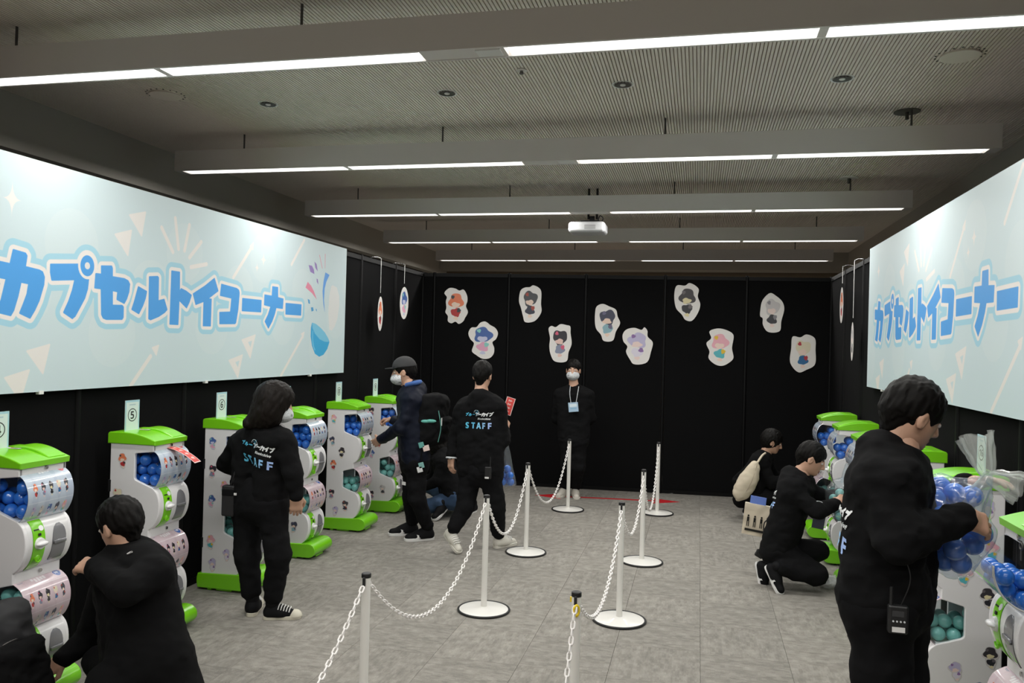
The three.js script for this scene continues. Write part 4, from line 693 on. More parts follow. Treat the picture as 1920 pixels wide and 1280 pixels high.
function logoTex() {
  return canvasTex(512, 320, (c, w, h) => {
    c.clearRect(0, 0, w, h); c.lineCap = 'butt'; c.lineJoin = 'miter';
    const K = { bu: [[[0.05, 0.2], [0.8, 0.2], [0.62, 0.62], [0.25, 0.98]], [[0.78, -0.08], [0.86, 0.08]], [[0.93, -0.12], [1.01, 0.04]]], ru: [[[0.25, 0.12], [0.25, 0.55], [0.04, 0.95]], [[0.55, 0.08], [0.55, 0.9], [0.95, 0.55]]], bar: [[[0.04, 0.5], [0.96, 0.5]]], a: [[[0.05, 0.18], [0.92, 0.18], [0.6, 0.5]], [[0.48, 0.4], [0.45, 0.7], [0.2, 0.98]]], ka: [[[0.05, 0.3], [0.85, 0.3], [0.8, 0.9], [0.6, 0.9]], [[0.45, 0.02], [0.42, 0.45], [0.08, 0.98]]], i: [[[0.8, 0.04], [0.45, 0.38], [0.05, 0.55]], [[0.52, 0.36], [0.52, 0.98]]] };
    const row = ['bu', 'ru', 'bar', 'a', 'bar', 'ka', 'i', 'bu'];
    c.save(); c.transform(1, 0.0, -0.28, 1, 34, 0);
    row.forEach((k, i) => { const big = i > 2 ? 1.12 : 0.9, s = 52 * big, x = 12 + i * 57, y = 54 + (i > 2 ? -6 : 4); c.strokeStyle = i < 3 ? '#58bfe6' : '#eceef0'; c.lineWidth = 14 * big; for (const p of K[k]) { c.beginPath(); p.forEach((q, n) => (n ? c.lineTo(x + q[0] * s, y + q[1] * s) : c.moveTo(x + q[0] * s, y + q[1] * s))); c.stroke(); } });
    c.restore();
    c.strokeStyle = '#d5e6ee'; c.lineWidth = 5; c.beginPath(); c.ellipse(222, 52, 46, 40, 0.5, 2.6, 7.2); c.stroke(); c.strokeStyle = '#58bfe6'; c.lineWidth = 4; c.beginPath(); c.moveTo(250, 8); c.lineTo(196, 112); c.moveTo(200, 28); c.lineTo(250, 66); c.stroke();
    c.fillStyle = '#e6e9eb'; c.font = 'italic bold 38px sans-serif'; c.fillText('BlueArchive', 228, 160);
     'STAFF'.split('').forEach((l, i) => { c.save(); c.translate(22 + i * 97, 300); c.scale(0.92, 1); c.font = 'bold 128px sans-serif'; c.fillStyle = ['#5fc4e8', '#66c0ea', '#86cdf0', '#93c4f0', '#a4bff2'][i]; c.fillText(l, 0, 0); c.strokeStyle = c.fillStyle; c.lineWidth = 5; c.strokeText(l, 0, 0); c.restore(); });
  });
}
const LOGO = std(0xffffff, 0.8, { alphaTest: 0.35, map: logoTex(), transparent: true });
function patchOn(f, centre, right, upv, w, h, nx = 22, ny = 12, off = 0.003) {     // a printed patch that follows the cloth
  const n = new THREE.Vector3().crossVectors(right, upv).normalize(), P = [], U = [], I = [], miss = [];
  for (let j = 0; j <= ny; j++) for (let i = 0; i <= nx; i++) {
    const p = centre.clone().addScaledVector(right, (i / nx - 0.5) * w).addScaledVector(upv, (j / ny - 0.5) * h).addScaledVector(n, 0.3);
    for (let q = 0; q < 60; q++) { const d = f(p.x, p.y, p.z) - off; if (d < 0.0005) break; p.addScaledVector(n, -Math.min(d * 0.7, 0.03)); }
    miss.push(f(p.x, p.y, p.z) > 0.02); P.push(p.x, p.y, p.z); U.push(i / nx, j / ny);
  }
  for (let j = 0; j < ny; j++) for (let i = 0; i < nx; i++) { const k = j * (nx + 1) + i; if (miss[k] || miss[k + 1] || miss[k + nx + 1] || miss[k + nx + 2]) continue; I.push(k, k + 1, k + nx + 1, k + 1, k + nx + 2, k + nx + 1); }
  const g = new THREE.BufferGeometry(); g.setAttribute('position', new THREE.Float32BufferAttribute(P, 3)); g.setAttribute('uv', new THREE.Float32BufferAttribute(U, 2)); g.setIndex(I); g.computeVertexNormals(); return g;
}
const mid = (a, b, t = 0.5) => a.clone().lerp(b, t);
function person(label, J, o) {
  const origin = mid(J.LH, J.RH).setY(0), t = thing('person', label, 'person', [origin.x, 0, origin.z]); const loc = (g) => g.translate(-origin.x, 0, -origin.z);
  const tr = o.torso ?? 0.112, k = o.thick ?? 1;
  if (o.shoes) { J.LA = shoe(t, o.shoes[0], o.shoes[1], o.shoeStyle); J.RA = shoe(t, o.shoes[2], o.shoes[3], o.shoeStyle); }
  const S = mid(J.LS, J.RS), H = mid(J.LH, J.RH), L1 = mid(J.LS, J.RS, 0.24), R1 = mid(J.LS, J.RS, 0.76), waist = mid(S, H, 0.55);
  const hm = frame(o.face, o.headUp ?? V(0, 1, 0));
  // skin body
  const neckTop = J.head.clone().add(V(0, -0.06, -0.01).applyMatrix4(hm));
  const b = bones([[L1, J.LH, tr * 0.72, 0.085, 0.08], [R1, J.RH, tr * 0.72, 0.085, 0.08], [J.LS, J.RS, 0.05, 0.05, 0.06], [J.LH, J.RH, 0.085, 0.085, 0.06], [J.neck, neckTop, 0.05, 0.05, 0.03], [S, J.neck, 0.06, 0.05, 0.05],
    [J.LS, J.LE, 0.044, 0.036, 0.03], [J.LE, J.LW, 0.036, 0.026, 0.02], [J.RS, J.RE, 0.044, 0.036, 0.03], [J.RE, J.RW, 0.036, 0.026, 0.02], [J.LH, J.LK, 0.072, 0.05, 0.03], [J.LK, J.LA, 0.046, 0.034, 0.02], [J.RH, J.RK, 0.072, 0.05, 0.03], [J.RK, J.RA, 0.046, 0.034, 0.02]]);
  const pieces = [tint(surfaceNet(b.f, b.lo, b.hi, 0.02), () => SKIN)];
  const hg = HEAD.clone().applyMatrix4(new THREE.Matrix4().setPosition(J.head).multiply(hm)); pieces.push(hg);
  for (const [sd, W, tip, palm, curl, thumb] of [[1, J.LW, ...(o.lh ?? [null])], [-1, J.RW, ...(o.rh ?? [null])]]) {
    if (!tip) continue; const y = tip.clone().sub(W).normalize(), z = palm.clone().addScaledVector(y, -palm.dot(y)).normalize(), x = new THREE.Vector3().crossVectors(y, z);

    const g = hand(sd > 0 ? -1 : 1, curl ?? 0.6, thumb ?? 0.5); g.applyMatrix4(new THREE.Matrix4().makeBasis(x, y, z).setPosition(W)); pieces.push(g);
  }
  part('body', loc(mergeGeometries(pieces.map((g) => { g.deleteAttribute('uv'); return g; }))), C.skin, t);
  // trousers
  const ll = o.legs ?? 1;
  const p = bones([[J.LH, J.RH, 0.118 * k, 0.118 * k, 0.06], [H, mid(H, waist, 0.5), 0.12 * k, 0.115 * k, 0.06], [J.LH, J.LK, 0.092 * ll, 0.074 * ll, 0.04], [J.LK, mid(J.LK, J.LA, o.cuff ?? 0.86), 0.073 * ll, 0.058 * ll, 0.02], [J.RH, J.RK, 0.092 * ll, 0.074 * ll, 0.04], [J.RK, mid(J.RK, J.RA, o.cuff ?? 0.86), 0.073 * ll, 0.058 * ll, 0.02]]);
  part('trousers', loc(surfaceNet(folds(p.f, 0.010, o.seed ?? 1), p.lo, p.hi, 0.0145)), o.pants ?? C.blackPants, t);
  for (const [a, kn] of [[J.LA, J.LK], [J.RA, J.RK]]) { const e = mid(a, kn, 0.3), sb = bones([[a, e, 0.043, 0.044]]); part('sock', loc(surfaceNet(sb.f, sb.lo, sb.hi, 0.012)), C.blackShoe, t); }
  // jacket
  const jb = [[L1, mid(J.LH, S, 0.06), tr, tr * 1.08, 0.09], [R1, mid(J.RH, S, 0.06), tr, tr * 1.08, 0.09], [J.LS, J.RS, 0.074 * k, 0.074 * k, 0.06], [mid(J.neck, S, 0.6), mid(J.neck, S, 0.25), 0.085, 0.07, 0.06],
    [J.LS, J.LE, 0.068 * k, 0.06 * k, 0.024], [J.LE, mid(J.LE, J.LW, 0.94), 0.06 * k, 0.043 * k, 0.015], [J.RS, J.RE, 0.068 * k, 0.06 * k, 0.024], [J.RE, mid(J.RE, J.RW, 0.94), 0.06 * k, 0.043 * k, 0.015], ...(o.extra ?? [])];
  if (o.hood) { const bk = o.hood.clone().normalize().multiplyScalar(0.075), n0 = J.neck.clone().add(bk); jb.push([mid(n0, J.LS, 0.3), mid(n0, J.RS, 0.3), 0.06, 0.06, 0.04], [n0, n0.clone().add(bk.clone().multiplyScalar(0.3)).add(V(0, -0.12, 0)), 0.065, 0.04, 0.05]); }
  const j = bones(jb), jf = folds(j.f, o.fold ?? 0.011, (o.seed ?? 1) * 3.7);
  const jk = part('jacket', loc(surfaceNet(jf, j.lo, j.hi, o.cell ?? 0.0145)), o.jacket ?? C.blackCloth, t);
  // hair and head wear
  const place = (g) => loc(g.clone().applyMatrix4(new THREE.Matrix4().setPosition(J.head).multiply(hm)));
  part('hair', place(HAIRS[o.hair ?? 'short'] ??= hairGeo(o.hair ?? 'short', 2)), o.hairMat ?? C.hair, t);
  if (o.mask) part('face_mask', place(surfaceNet((x, y, z) => { const d = ell(x, y + 0.058, z - 0.034, 0.077, 0.06, 0.094); const q = Math.max(d, -(d + 0.006)); return Math.max(q, 0.0 - z + 0.02); }, V(-0.095, -0.13, 0), V(0.095, 0.02, 0.15), 0.0055)), C.mask, t);
  if (o.cap) { const cp = part('cap', place(surfaceNet((x, y, z) => Math.max(ell(x, y - 0.045, z + 0.01, 0.096, 0.1, 0.112), 0.045 - y), V(-0.12, 0.02, -0.14), V(0.12, 0.17, 0.13), 0.007)), C.grey, t); part('brim', place(new THREE.CylinderGeometry(0.08, 0.08, 0.006, 24).scale(1, 1, 1.1).translate(0, 0.045, 0.08)), C.grey, cp); }
  if (o.logo) { const [c, r, u, w] = o.logo; part('printed_logo', loc(patchOn(jf, c, r.clone().normalize(), u.clone().normalize(), w, w * 0.625)), LOGO, jk, 'printed staff lettering'); }
  return { t, origin, J, jf, hm };
}
// ---------- the people ----------
const at3 = (list) => { const o = {}; for (const k in list) o[k] = at(...list[k]); return o; };
const UP = V(0, 1, 0);
// standing staff member by machine six
{
  const J = at3({ head: [517, 757, 4.68], neck: [497, 806, 4.72], LS: [451, 832, 4.78], RS: [532, 828, 4.62], LE: [424, 868, 4.86], LW: [462, 888, 5.0], RE: [549, 886, 4.6], RW: [556, 930, 4.6], LH: [466, 945, 4.74], RH: [508, 945, 4.66], LK: [464, 1040, 4.7], RK: [522, 1040, 4.64] });
  const h1 = fl(470, 1157), h2 = fl(493, 1160), t2 = fl(557, 1158);
  const P = person('person in black staff hoodie and black trousers standing with dark shoulder length hair', J, { torso: 0.108, cuff: 0.82, shoes: [h1, h1.clone().add(V(-0.1, 0, -0.25)), h2, t2], shoeStyle: ST.canvas, face: V(0.75, -0.18, -0.62), hair: 'bob', hairMat: C.hairBrown, mask: true, hood: V(-0.2, 0, 1), seed: 2,
    rh: [at(555, 958, 4.62), V(-0.5, 0, -0.8), 0.7, 0.4], legs: 1.06, logo: [at(468, 851, 4.5), V(0.96, -0.17, 0.2), V(0.12, 1, -0.05), 0.29] });
  const r = thing('radio_pouch', 'black radio pouch hanging at the hip of the standing hooded staff', 'pouch', at(430, 938, 4.64).toArray());
  part('pouch', rbox(0.09, 0.2, 0.05, 0.012), M.blackPlastic, r); part('flap', rbox(0.088, 0.05, 0.054, 0.01, 0, 0.055, 0), C.blackCloth, r);
  part('strap', tube([V(0.0, 0.07, 0), V(0.04, 0.2, 0.0), V(0.03, 0.3, -0.06)], 0.006), M.blackPlastic, r); part('tag', rbox(0.02, 0.016, 0.006, 0.003, 0.06, 0.05, 0.03), C.whitePart, r, 'small white tag');
  part('antenna', cyl(0.006, 0.005, 0.12, 0.03, 0.12, 0, 8), M.blackPlastic, r);
}
// visitor in navy jacket with backpack
{
  const J = at3({ head: [757, 697, 6.9], neck: [770, 725, 6.9], LS: [776, 750, 6.76], RS: [766, 747, 7.04], LE: [752, 802, 6.72], LW: [713, 824, 6.9], RE: [764, 796, 7.14], RW: [737, 787, 7.12], LH: [780, 866, 6.84], RH: [774, 864, 7.0], LK: [782, 934, 6.82], RK: [770, 932, 6.98] });
  const P = person('person in navy hooded jacket and grey cap reaching to a machine dial', J, { torso: 0.12, shoes: [fl(814, 1011), fl(757, 1014), fl(784, 1001), fl(727, 1004)], shoeStyle: ST.runner, face: V(-1, -0.12, 0.25), mask: true, cap: true, jacket: C.navy, hood: V(1, 0, 0), seed: 5, fold: 0.01,
    lh: [at(688, 839, 6.99), V(-0.1, 0.2, -1), 0.55, 0.9], rh: [at(713, 787, 7.14), V(0.2, -0.9, 0.3), 1.5, 0.8] });
  part('emblem', rbox(0.05, 0.03, 0.004, 0.0015).translate(0, 0, 0).rotateY(-0.5).translate(...at(757, 906, 6.74).sub(P.origin).toArray()), C.whitePart, P.t, 'small white emblem on the trousers');
  part('collar', tube([at(762, 722, 6.84), at(778, 718, 6.8), at(788, 716, 6.9), at(776, 719, 7.0), at(760, 722, 6.94)], 0.022, 20, 8).translate(-P.origin.x, 0, -P.origin.z), std(new THREE.Color(0.05, 0.12, 0.35), 0.9), P.t, 'blue collar');
  const c = at(812, 787, 6.9), b = thing('backpack', 'black backpack with mint shoe charms worn over the navy jacket', 'backpack', c.toArray());
  const f = folds((x, y, z) => { const q = (a, e) => Math.abs(a) - e; const qx = q(x + 0.02 - 0.12 * y, 0.045), qy = q(y, 0.15), qz = q(z, 0.075); return Math.hypot(Math.max(qx, 0), Math.max(qy, 0), Math.max(qz, 0)) + Math.min(Math.max(qx, qy, qz), 0) - 0.085; }, 0.012, 4);
  part('pack', surfaceNet(f, V(-0.16, -0.28, -0.19), V(0.16, 0.28, 0.19), 0.015), C.blackCloth, b);
  part('pocket', surfaceNet((x, y, z) => f(x - 0.04, (y + 0.09) * 1.8, z * 1.15), V(-0.1, -0.28, -0.18), V(0.2, 0.08, 0.18), 0.015), C.blackCloth, b);
  for (const [x, y] of [[-0.02, 0.0], [0.035, 0.005]]) part('shoe_charm', new THREE.SphereGeometry(1, 14, 8).scale(0.05, 0.016, 0.018).translate(x, y, 0.158), std(new THREE.Color(0.12, 0.42, 0.36), 0.6), b, 'mint shoe shaped charm');
  part('reflector', box(0.008, 0.07, 0.004, 0.125, -0.0, 0.13), C.whitePart, b); part('cord', tube([V(0.1, 0.1, 0.15), V(0.125, -0.05, 0.15), V(0.1, -0.18, 0.14)], 0.004), std(new THREE.Color(0.1, 0.3, 0.26), 0.6), b);
  part('shoulder_strap', tube([V(-0.1, 0.18, 0.1), V(-0.2, 0.2, 0.13), V(-0.24, 0.05, 0.15), V(-0.12, -0.15, 0.14)], 0.016, 20, 8), C.blackCloth, b);
  for (const [px, py, w, col, l] of [[790, 834, 0.05, [0.12, 0.36, 0.33], 'mint paper tag'], [799, 840, 0.06, [0.75, 0.6, 0.56], 'pale pink paper tag'], [790, 872, 0.05, [0.2, 0.4, 0.38], 'grey green tag'], [787, 880, 0.05, [0.72, 0.72, 0.72], 'white tag']]) { const p = at(px, py, 6.72).sub(b.position); part('paper_tag', rbox(w, 0.05, 0.004, 0.002).rotateZ(0.3).translate(p.x, p.y, p.z), std(new THREE.Color(...col), 0.8), b, l); part('tag_cord', tube([V(-0.04, -0.2, 0.16), p.clone().lerp(V(-0.04, -0.2, 0.16), 0.5), p], 0.003, 8, 5), C.blackCloth, b); }
}
// walking staff member with bag
{
  const J = at3({ head: [905, 704, 6.76], neck: [904, 740, 6.75], LS: [868, 768, 6.79], RS: [934, 764, 6.71], LE: [852, 822, 6.82], LW: [846, 856, 6.76], RE: [944, 824, 6.76], RW: [947, 803, 6.98], LH: [884, 884, 6.78], RH: [918, 884, 6.72], LK: [872, 950, 6.7], RK: [930, 950, 6.74] });
  const h = fl(926, 1028);
  person('person in black staff hoodie and white slip-on shoes walking away along the chain', J, { torso: 0.122, shoes: [at(834, 1000, 6.66), fl(862, 1039), h, h.clone().add(V(0.15, 0, -0.22))], shoeStyle: ST.slip, face: V(0.1, -0.15, -1), hood: V(0, 0, 1), seed: 8, legs: 1.05,
    lh: [at(845, 882, 6.74), V(0.6, 0, -0.7), 0.8, 0.4], rh: [at(952, 786, 7.06), V(-0.6, 0, -0.4), 1.6, 0.8], logo: [at(889, 788, 6.5), V(1, 0.03, 0.08), V(0, 1, -0.02), 0.28] });
  const s = redSlip(at(954, 761, 7.05), [Math.PI / 2, 0, 0], 'red paper slip held upright by the walking staff member', 0); s.rotation.set(1.5, 1.3, 0); s.scale.set(0.8, 1, 1.1);
  const bag = thing('plastic_bag', 'clear plastic bag of blue capsules hanging from the walking staff member', 'plastic bag', at(952, 868, 7.05).toArray());
  const fb = (x, y, z) => { const t = Math.max(0, Math.min(1, (y + 0.2) / 0.44)), r = 0.085 * (1 - t) + 0.02 * t; const d = Math.hypot(x - 0.0 + t * 0.03, z) - r; return Math.max(Math.max(d, y - 0.24), -0.2 - y) + 0.006 * nz(x * 30, y * 8, z * 30); };
  M.film = phys(new THREE.Color(0.88, 0.92, 0.95), 0.16, { transmission: 0.93, thickness: 0, ior: 1.4 });
  part('film', surfaceNet(fb, V(-0.13, -0.24, -0.12), V(0.13, 0.28, 0.12), 0.0125), M.film, bag, 'clear crinkled film');
  for (const [x, y, z] of [[-0.035, -0.165, 0.03], [0.035, -0.165, 0.02], [0, -0.165, -0.04], [-0.03, -0.11, 0.0], [0.03, -0.105, 0.03], [0.0, -0.05, 0.01]]) capsule(bag.position.clone().add(V(x, y, z)), M.blueCap, 'blue capsule in the bag of the walking staff member', 'blue capsules in the hanging bag');
  const rd = thing('radio', 'black radio with a white label at the hip of the walking staff', 'radio', at(915, 886, 6.52).toArray()); part('case', rbox(0.055, 0.1, 0.035, 0.008), M.blackPlastic, rd); part('label', box(0.035, 0.015, 0.002, -0.005, -0.04, 0.018), C.whitePart, rd, 'white label'); part('antenna', cyl(0.005, 0.004, 0.09, 0.018, 0.09, 0, 8), M.blackPlastic, rd);
  const wb = thing('wrist_band', 'grey wrist band on the walking staff member', 'wrist band', at(847, 858, 6.76).toArray()); part('band', new THREE.TorusGeometry(0.046, 0.008, 8, 20).rotateX(1.4), C.mask, wb); part('face', cyl(0.016, 0.016, 0.008, 0, 0, 0.05, 14).rotateX(0), M.metal, wb);
}
// crouching visitor behind them
{
  const J = at3({ head: [812, 826, 8.1], neck: [822, 852, 8.06], LS: [834, 868, 7.92], RS: [824, 866, 8.2], LE: [818, 902, 7.86], LW: [797, 912, 7.86], RE: [812, 898, 8.26], RW: [792, 902, 8.26], LH: [852, 932, 7.92], RH: [850, 932, 8.12], LK: [800, 950, 7.86], RK: [806, 912, 8.2] });
  person('person in black jacket and blue jeans crouching behind the walking staff', J, { shoes: [at(838, 952, 7.9), fl(812, 977), fl(892, 958), fl(868, 966)], shoeStyle: ST.bw, face: V(-1, -0.3, 0), pants: C.jeans, hood: V(1, 0.3, 0.2), hair: 'bob', seed: 11, lh: [at(785, 915, 7.86), V(0, -1, 0), 0.8, 0.4] });
}
// staff member facing the hall
{
  const J = at3({ head: [1075, 694, 9.35], neck: [1076, 725, 9.35], LS: [1102, 742, 9.38], RS: [1050, 742, 9.38], LE: [1108, 784, 9.46], LW: [1088, 806, 9.54], RE: [1044, 784, 9.46], RW: [1066, 806, 9.54], LH: [1086, 824, 9.37], RH: [1065, 824, 9.37], LK: [1086, 876, 9.34], RK: [1064, 876, 9.34] });
  const a = fl(1077, 929), b = fl(1062, 928);
  const P = person('person in black clothes standing before the far partition facing the hall', J, { torso: 0.115, shoes: [a, a.clone().add(V(0.07, 0, 0.25)), b, b.clone().add(V(-0.07, 0, 0.25))], shoeStyle: ST.beige, face: V(0.05, -0.05, 1), mask: true, seed: 13, lh: [at(1074, 812, 9.58), V(0, 0, 1), 0.8, 0.4], rh: [at(1078, 812, 9.56), V(0, 0, 1), 0.8, 0.4] });
  const c = at(1075, 763, 9.19), k = thing('lanyard_card', 'pale blue card on a lanyard worn by the person facing the hall', 'lanyard card', c.toArray());
  part('card', rbox(0.115, 0.11, 0.004, 0.002).rotateZ(0.12), std(0xffffff, 0.4, { map: canvasTex(64, 64, (x) => { x.fillStyle = '#a8c4dc'; x.fillRect(0, 0, 64, 64); x.fillStyle = '#dbe8f0'; x.fillRect(8, 10, 48, 20); x.fillStyle = '#7fb0d0'; x.fillRect(12, 38, 40, 6); }) }), k);
  for (const s of [-1, 1]) part('cord', tube([V(s * 0.03, 0.05, 0), V(s * 0.045, 0.15, 0.0), V(s * 0.05, 0.24, -0.05)], 0.004, 12, 6), C.mask, k);
}
// crouching person with cream bag
{
  const J = at3({ head: [1448, 828, 9.0], neck: [1434, 854, 9.0], RS: [1424, 868, 8.86], LS: [1430, 864, 9.14], RE: [1446, 905, 8.82], RW: [1482, 896, 8.9], LE: [1455, 895, 9.2], LW: [1486, 890, 9.2], RH: [1410, 930, 8.9], LH: [1413, 928, 9.1], RK: [1456, 930, 8.86], LK: [1458, 915, 9.14] });
  person('person in black coat crouching with a cream bag at the last machine', J, { shoes: [fl(1412, 952), fl(1448, 952), fl(1392, 965), fl(1430, 968)], shoeStyle: ST.bw, face: V(1, -0.35, 0), hair: 'long', jacket: C.coat, seed: 17, extra: [[at(1420, 872, 8.85), at(1382, 902, 8.85), 0.075, 0.05, 0.05], [at(1412, 900, 8.95), at(1392, 935, 8.95), 0.12, 0.1, 0.06]], rh: [at(1492, 893, 8.9), V(0, -1, 0), 0.7, 0.5] });
  const c = at(1402, 901, 8.7), b = thing('shoulder_bag', 'cream cloth shoulder bag of the crouching person in the coat', 'bag', c.toArray());
  const f = folds((x, y, z) => { const t = (y + 0.2) / 0.42; const e = Math.hypot((x - 0.16 * (t - 0.5)) / (0.075 + 0.055 * (1 - t)), (y) / 0.215, z / 0.075); return (e - 1) * 0.07; }, 0.006, 7);
  part('sack', surfaceNet(f, V(-0.26, -0.24, -0.11), V(0.26, 0.24, 0.11), 0.012), C.cream, b); part('seam', tube([V(0.085, 0.17, 0.045), V(0.03, 0, 0.075), V(-0.05, -0.17, 0.05)], 0.004), std(new THREE.Color(0.42, 0.35, 0.27), 0.9), b);
  part('strap', tube([V(0.09, 0.19, 0.0), V(0.14, 0.26, -0.06), V(0.18, 0.28, -0.15)], 0.012), C.cream, b);
}
// kneeling staff member refilling a machine
{
  const J = at3({ head: [1522, 860, 6.5], neck: [1499, 896, 6.5], RS: [1484, 920, 6.36], LS: [1502, 908, 6.64], RE: [1532, 958, 6.3], RW: [1569, 944, 6.44], LE: [1546, 935, 6.72], LW: [1578, 925, 6.7], RH: [1456, 1032, 6.42], LH: [1461, 1030, 6.58], RK: [1530, 1076, 6.36], LK: [1532, 1032, 6.62] });
  person('person in black staff hoodie kneeling to refill a machine with teal capsules', J, { torso: 0.118, shoes: [at(1419, 1052, 6.56), fl(1428, 1092), at(1436, 1060, 6.38), fl(1462, 1112)], shoeStyle: ST.runner, face: V(0.9, -0.42, 0.1), headUp: V(0.4, 0.9, 0), hood: V(-0.9, 0.2, 0.1), seed: 19, legs: 1.1,
    rh: [at(1584, 932, 6.5), V(0.2, -0.5, -0.8), 1.0, 0.6], lh: [at(1592, 920, 6.75), V(0, -1, 0), 0.9, 0.5], logo: [at(1462, 938, 6.5), V(0.3, 0.05, 0.95), V(0.3, 0.95, -0.1), 0.27] });
  const c = at(1535, 977, 6.28), k = thing('lanyard_card', 'dark card on a white lanyard under the kneeling staff member', 'lanyard card', c.toArray());
  part('card', rbox(0.085, 0.11, 0.004, 0.002).rotateZ(-0.15), std(new THREE.Color(0.02, 0.022, 0.04), 0.4), k); part('cord', tube([V(-0.03, 0.055, 0), V(-0.02, 0.14, -0.02), V(0.03, 0.13, -0.04), V(0.035, 0.055, 0)], 0.0035, 18, 6), C.mask, k);
  const b = thing('tote_bag', 'cream tote bag printed with dark figures behind the kneeling staff', 'bag', at(1422, 975, 6.62).toArray()); b.rotation.y = -0.15; b.rotation.z = -0.1;
  const g = new THREE.BoxGeometry(0.23, 0.25, 0.03, 10, 10, 2), q = g.attributes.position; for (let i = 0; i < q.count; i++) q.setZ(i, q.getZ(i) + 0.012 * nz(q.getX(i) * 14, q.getY(i) * 14, 3)); g.computeVertexNormals();
  part('sack', g, C.cream, b);
  part('print', new THREE.PlaneGeometry(0.21, 0.15, 10, 6).translate(0, -0.03, 0.03), std(0xffffff, 0.9, { transparent: true, map: canvasTex(192, 128, (x, w, h) => { x.clearRect(0, 0, w, h); x.fillStyle = '#15130f'; for (let i = 0; i < 4; i++) { const u = 26 + i * 46; x.beginPath(); x.arc(u, 14, 7, 0, 7); x.fill(); x.fillRect(u - 8, 22, 16, 30); x.fillRect(u - 8, 50, 6, 36); x.fillRect(u + 3, 50, 6, 36); } x.fillRect(10, 100, 170, 16); }) }), b);
  part('folder', box(0.12, 0.11, 0.01, -0.02, 0.13, 0), std(new THREE.Color(0.12, 0.2, 0.55), 0.4), b, 'blue folder sticking out'); part('handle', tube([V(0.09, 0.12, 0), V(0.13, 0.2, -0.02), V(0.18, 0.24, -0.05)], 0.008), C.cream, b);
  const rd = thing('radio', 'black radio with coiled cable behind the kneeling staff member', 'radio', at(1424, 1038, 6.52).toArray()); rd.rotation.z = -0.5; part('case', rbox(0.06, 0.055, 0.035, 0.006), M.blackPlastic, rd); part('cable', tube([V(0.01, 0.02, 0), V(-0.02, 0.1, 0), V(-0.09, 0.24, 0.0), V(-0.04, 0.3, 0.02)], 0.005), M.blackPlastic, rd);
  // bag of teal capsules between the hands
  const bag = thing('plastic_bag', 'clear plastic bag of teal capsules held by the kneeling staff', 'plastic bag', at(1580, 922, 6.62).toArray());
  part('film', surfaceNet((x, y, z) => ell(x, y + 0.04 * (1 - y * 4), z, 0.13, 0.13, 0.12) + 0.012 * nz(x * 22, y * 22, z * 22), V(-0.18, -0.22, -0.17), V(0.18, 0.2, 0.17), 0.014), M.film, bag); part('knot', surfaceNet((x, y, z) => seg(x, y, z, [0, 0.09, 0], [0.06, 0.2, 0.02], 0.02, 0.05) + 0.012 * nz(x * 40, y * 15, z * 40), V(-0.08, 0.05, -0.08), V(0.15, 0.28, 0.1), 0.01), M.film, bag);
  for (const [x, y, z] of [[-0.07, -0.05, 0.03], [0, -0.08, 0.04], [0.06, -0.05, 0.05], [-0.03, -0.0, 0.06], [0.04, 0.01, 0.05], [0.02, -0.05, -0.04]]) capsule(bag.position.clone().add(V(x, y, z)), M.tealCap, 'teal capsule in the bag held by the kneeling staff', 'teal capsules in the held bag');
  // empty film bags left on the floor
  for (const [px, py, s, l, hgt] of [[1558, 1092, 0.09, 'crumpled white plastic wrapper on the carpet behind the kneeling staff', 0.09], [1590, 1005, 0.13, 'crumpled clear bag leaning against the machine being refilled', 0.26]]) {
    const p = fl(px, py + 10), gg = surfaceNet((x, y, z) => (Math.hypot(x / s, (y - hgt / 2) / (hgt * 0.5), z / s) - 1) * 0.06 + 0.022 * nz(x * 26 + px, y * 26, z * 26) + 0.01 * nz(x * 60, y * 60, z * 60), V(-s * 1.4, 0.004, -s * 1.4), V(s * 1.4, hgt * 1.3, s * 1.4), 0.01);
    const o = single('plastic_wrapper', l, 'wrapper', gg, M.film2 ??= phys(new THREE.Color(0.75, 0.76, 0.77), 0.3, { transmission: 0.4, thickness: 0 })); o.position.copy(p);
  }
}
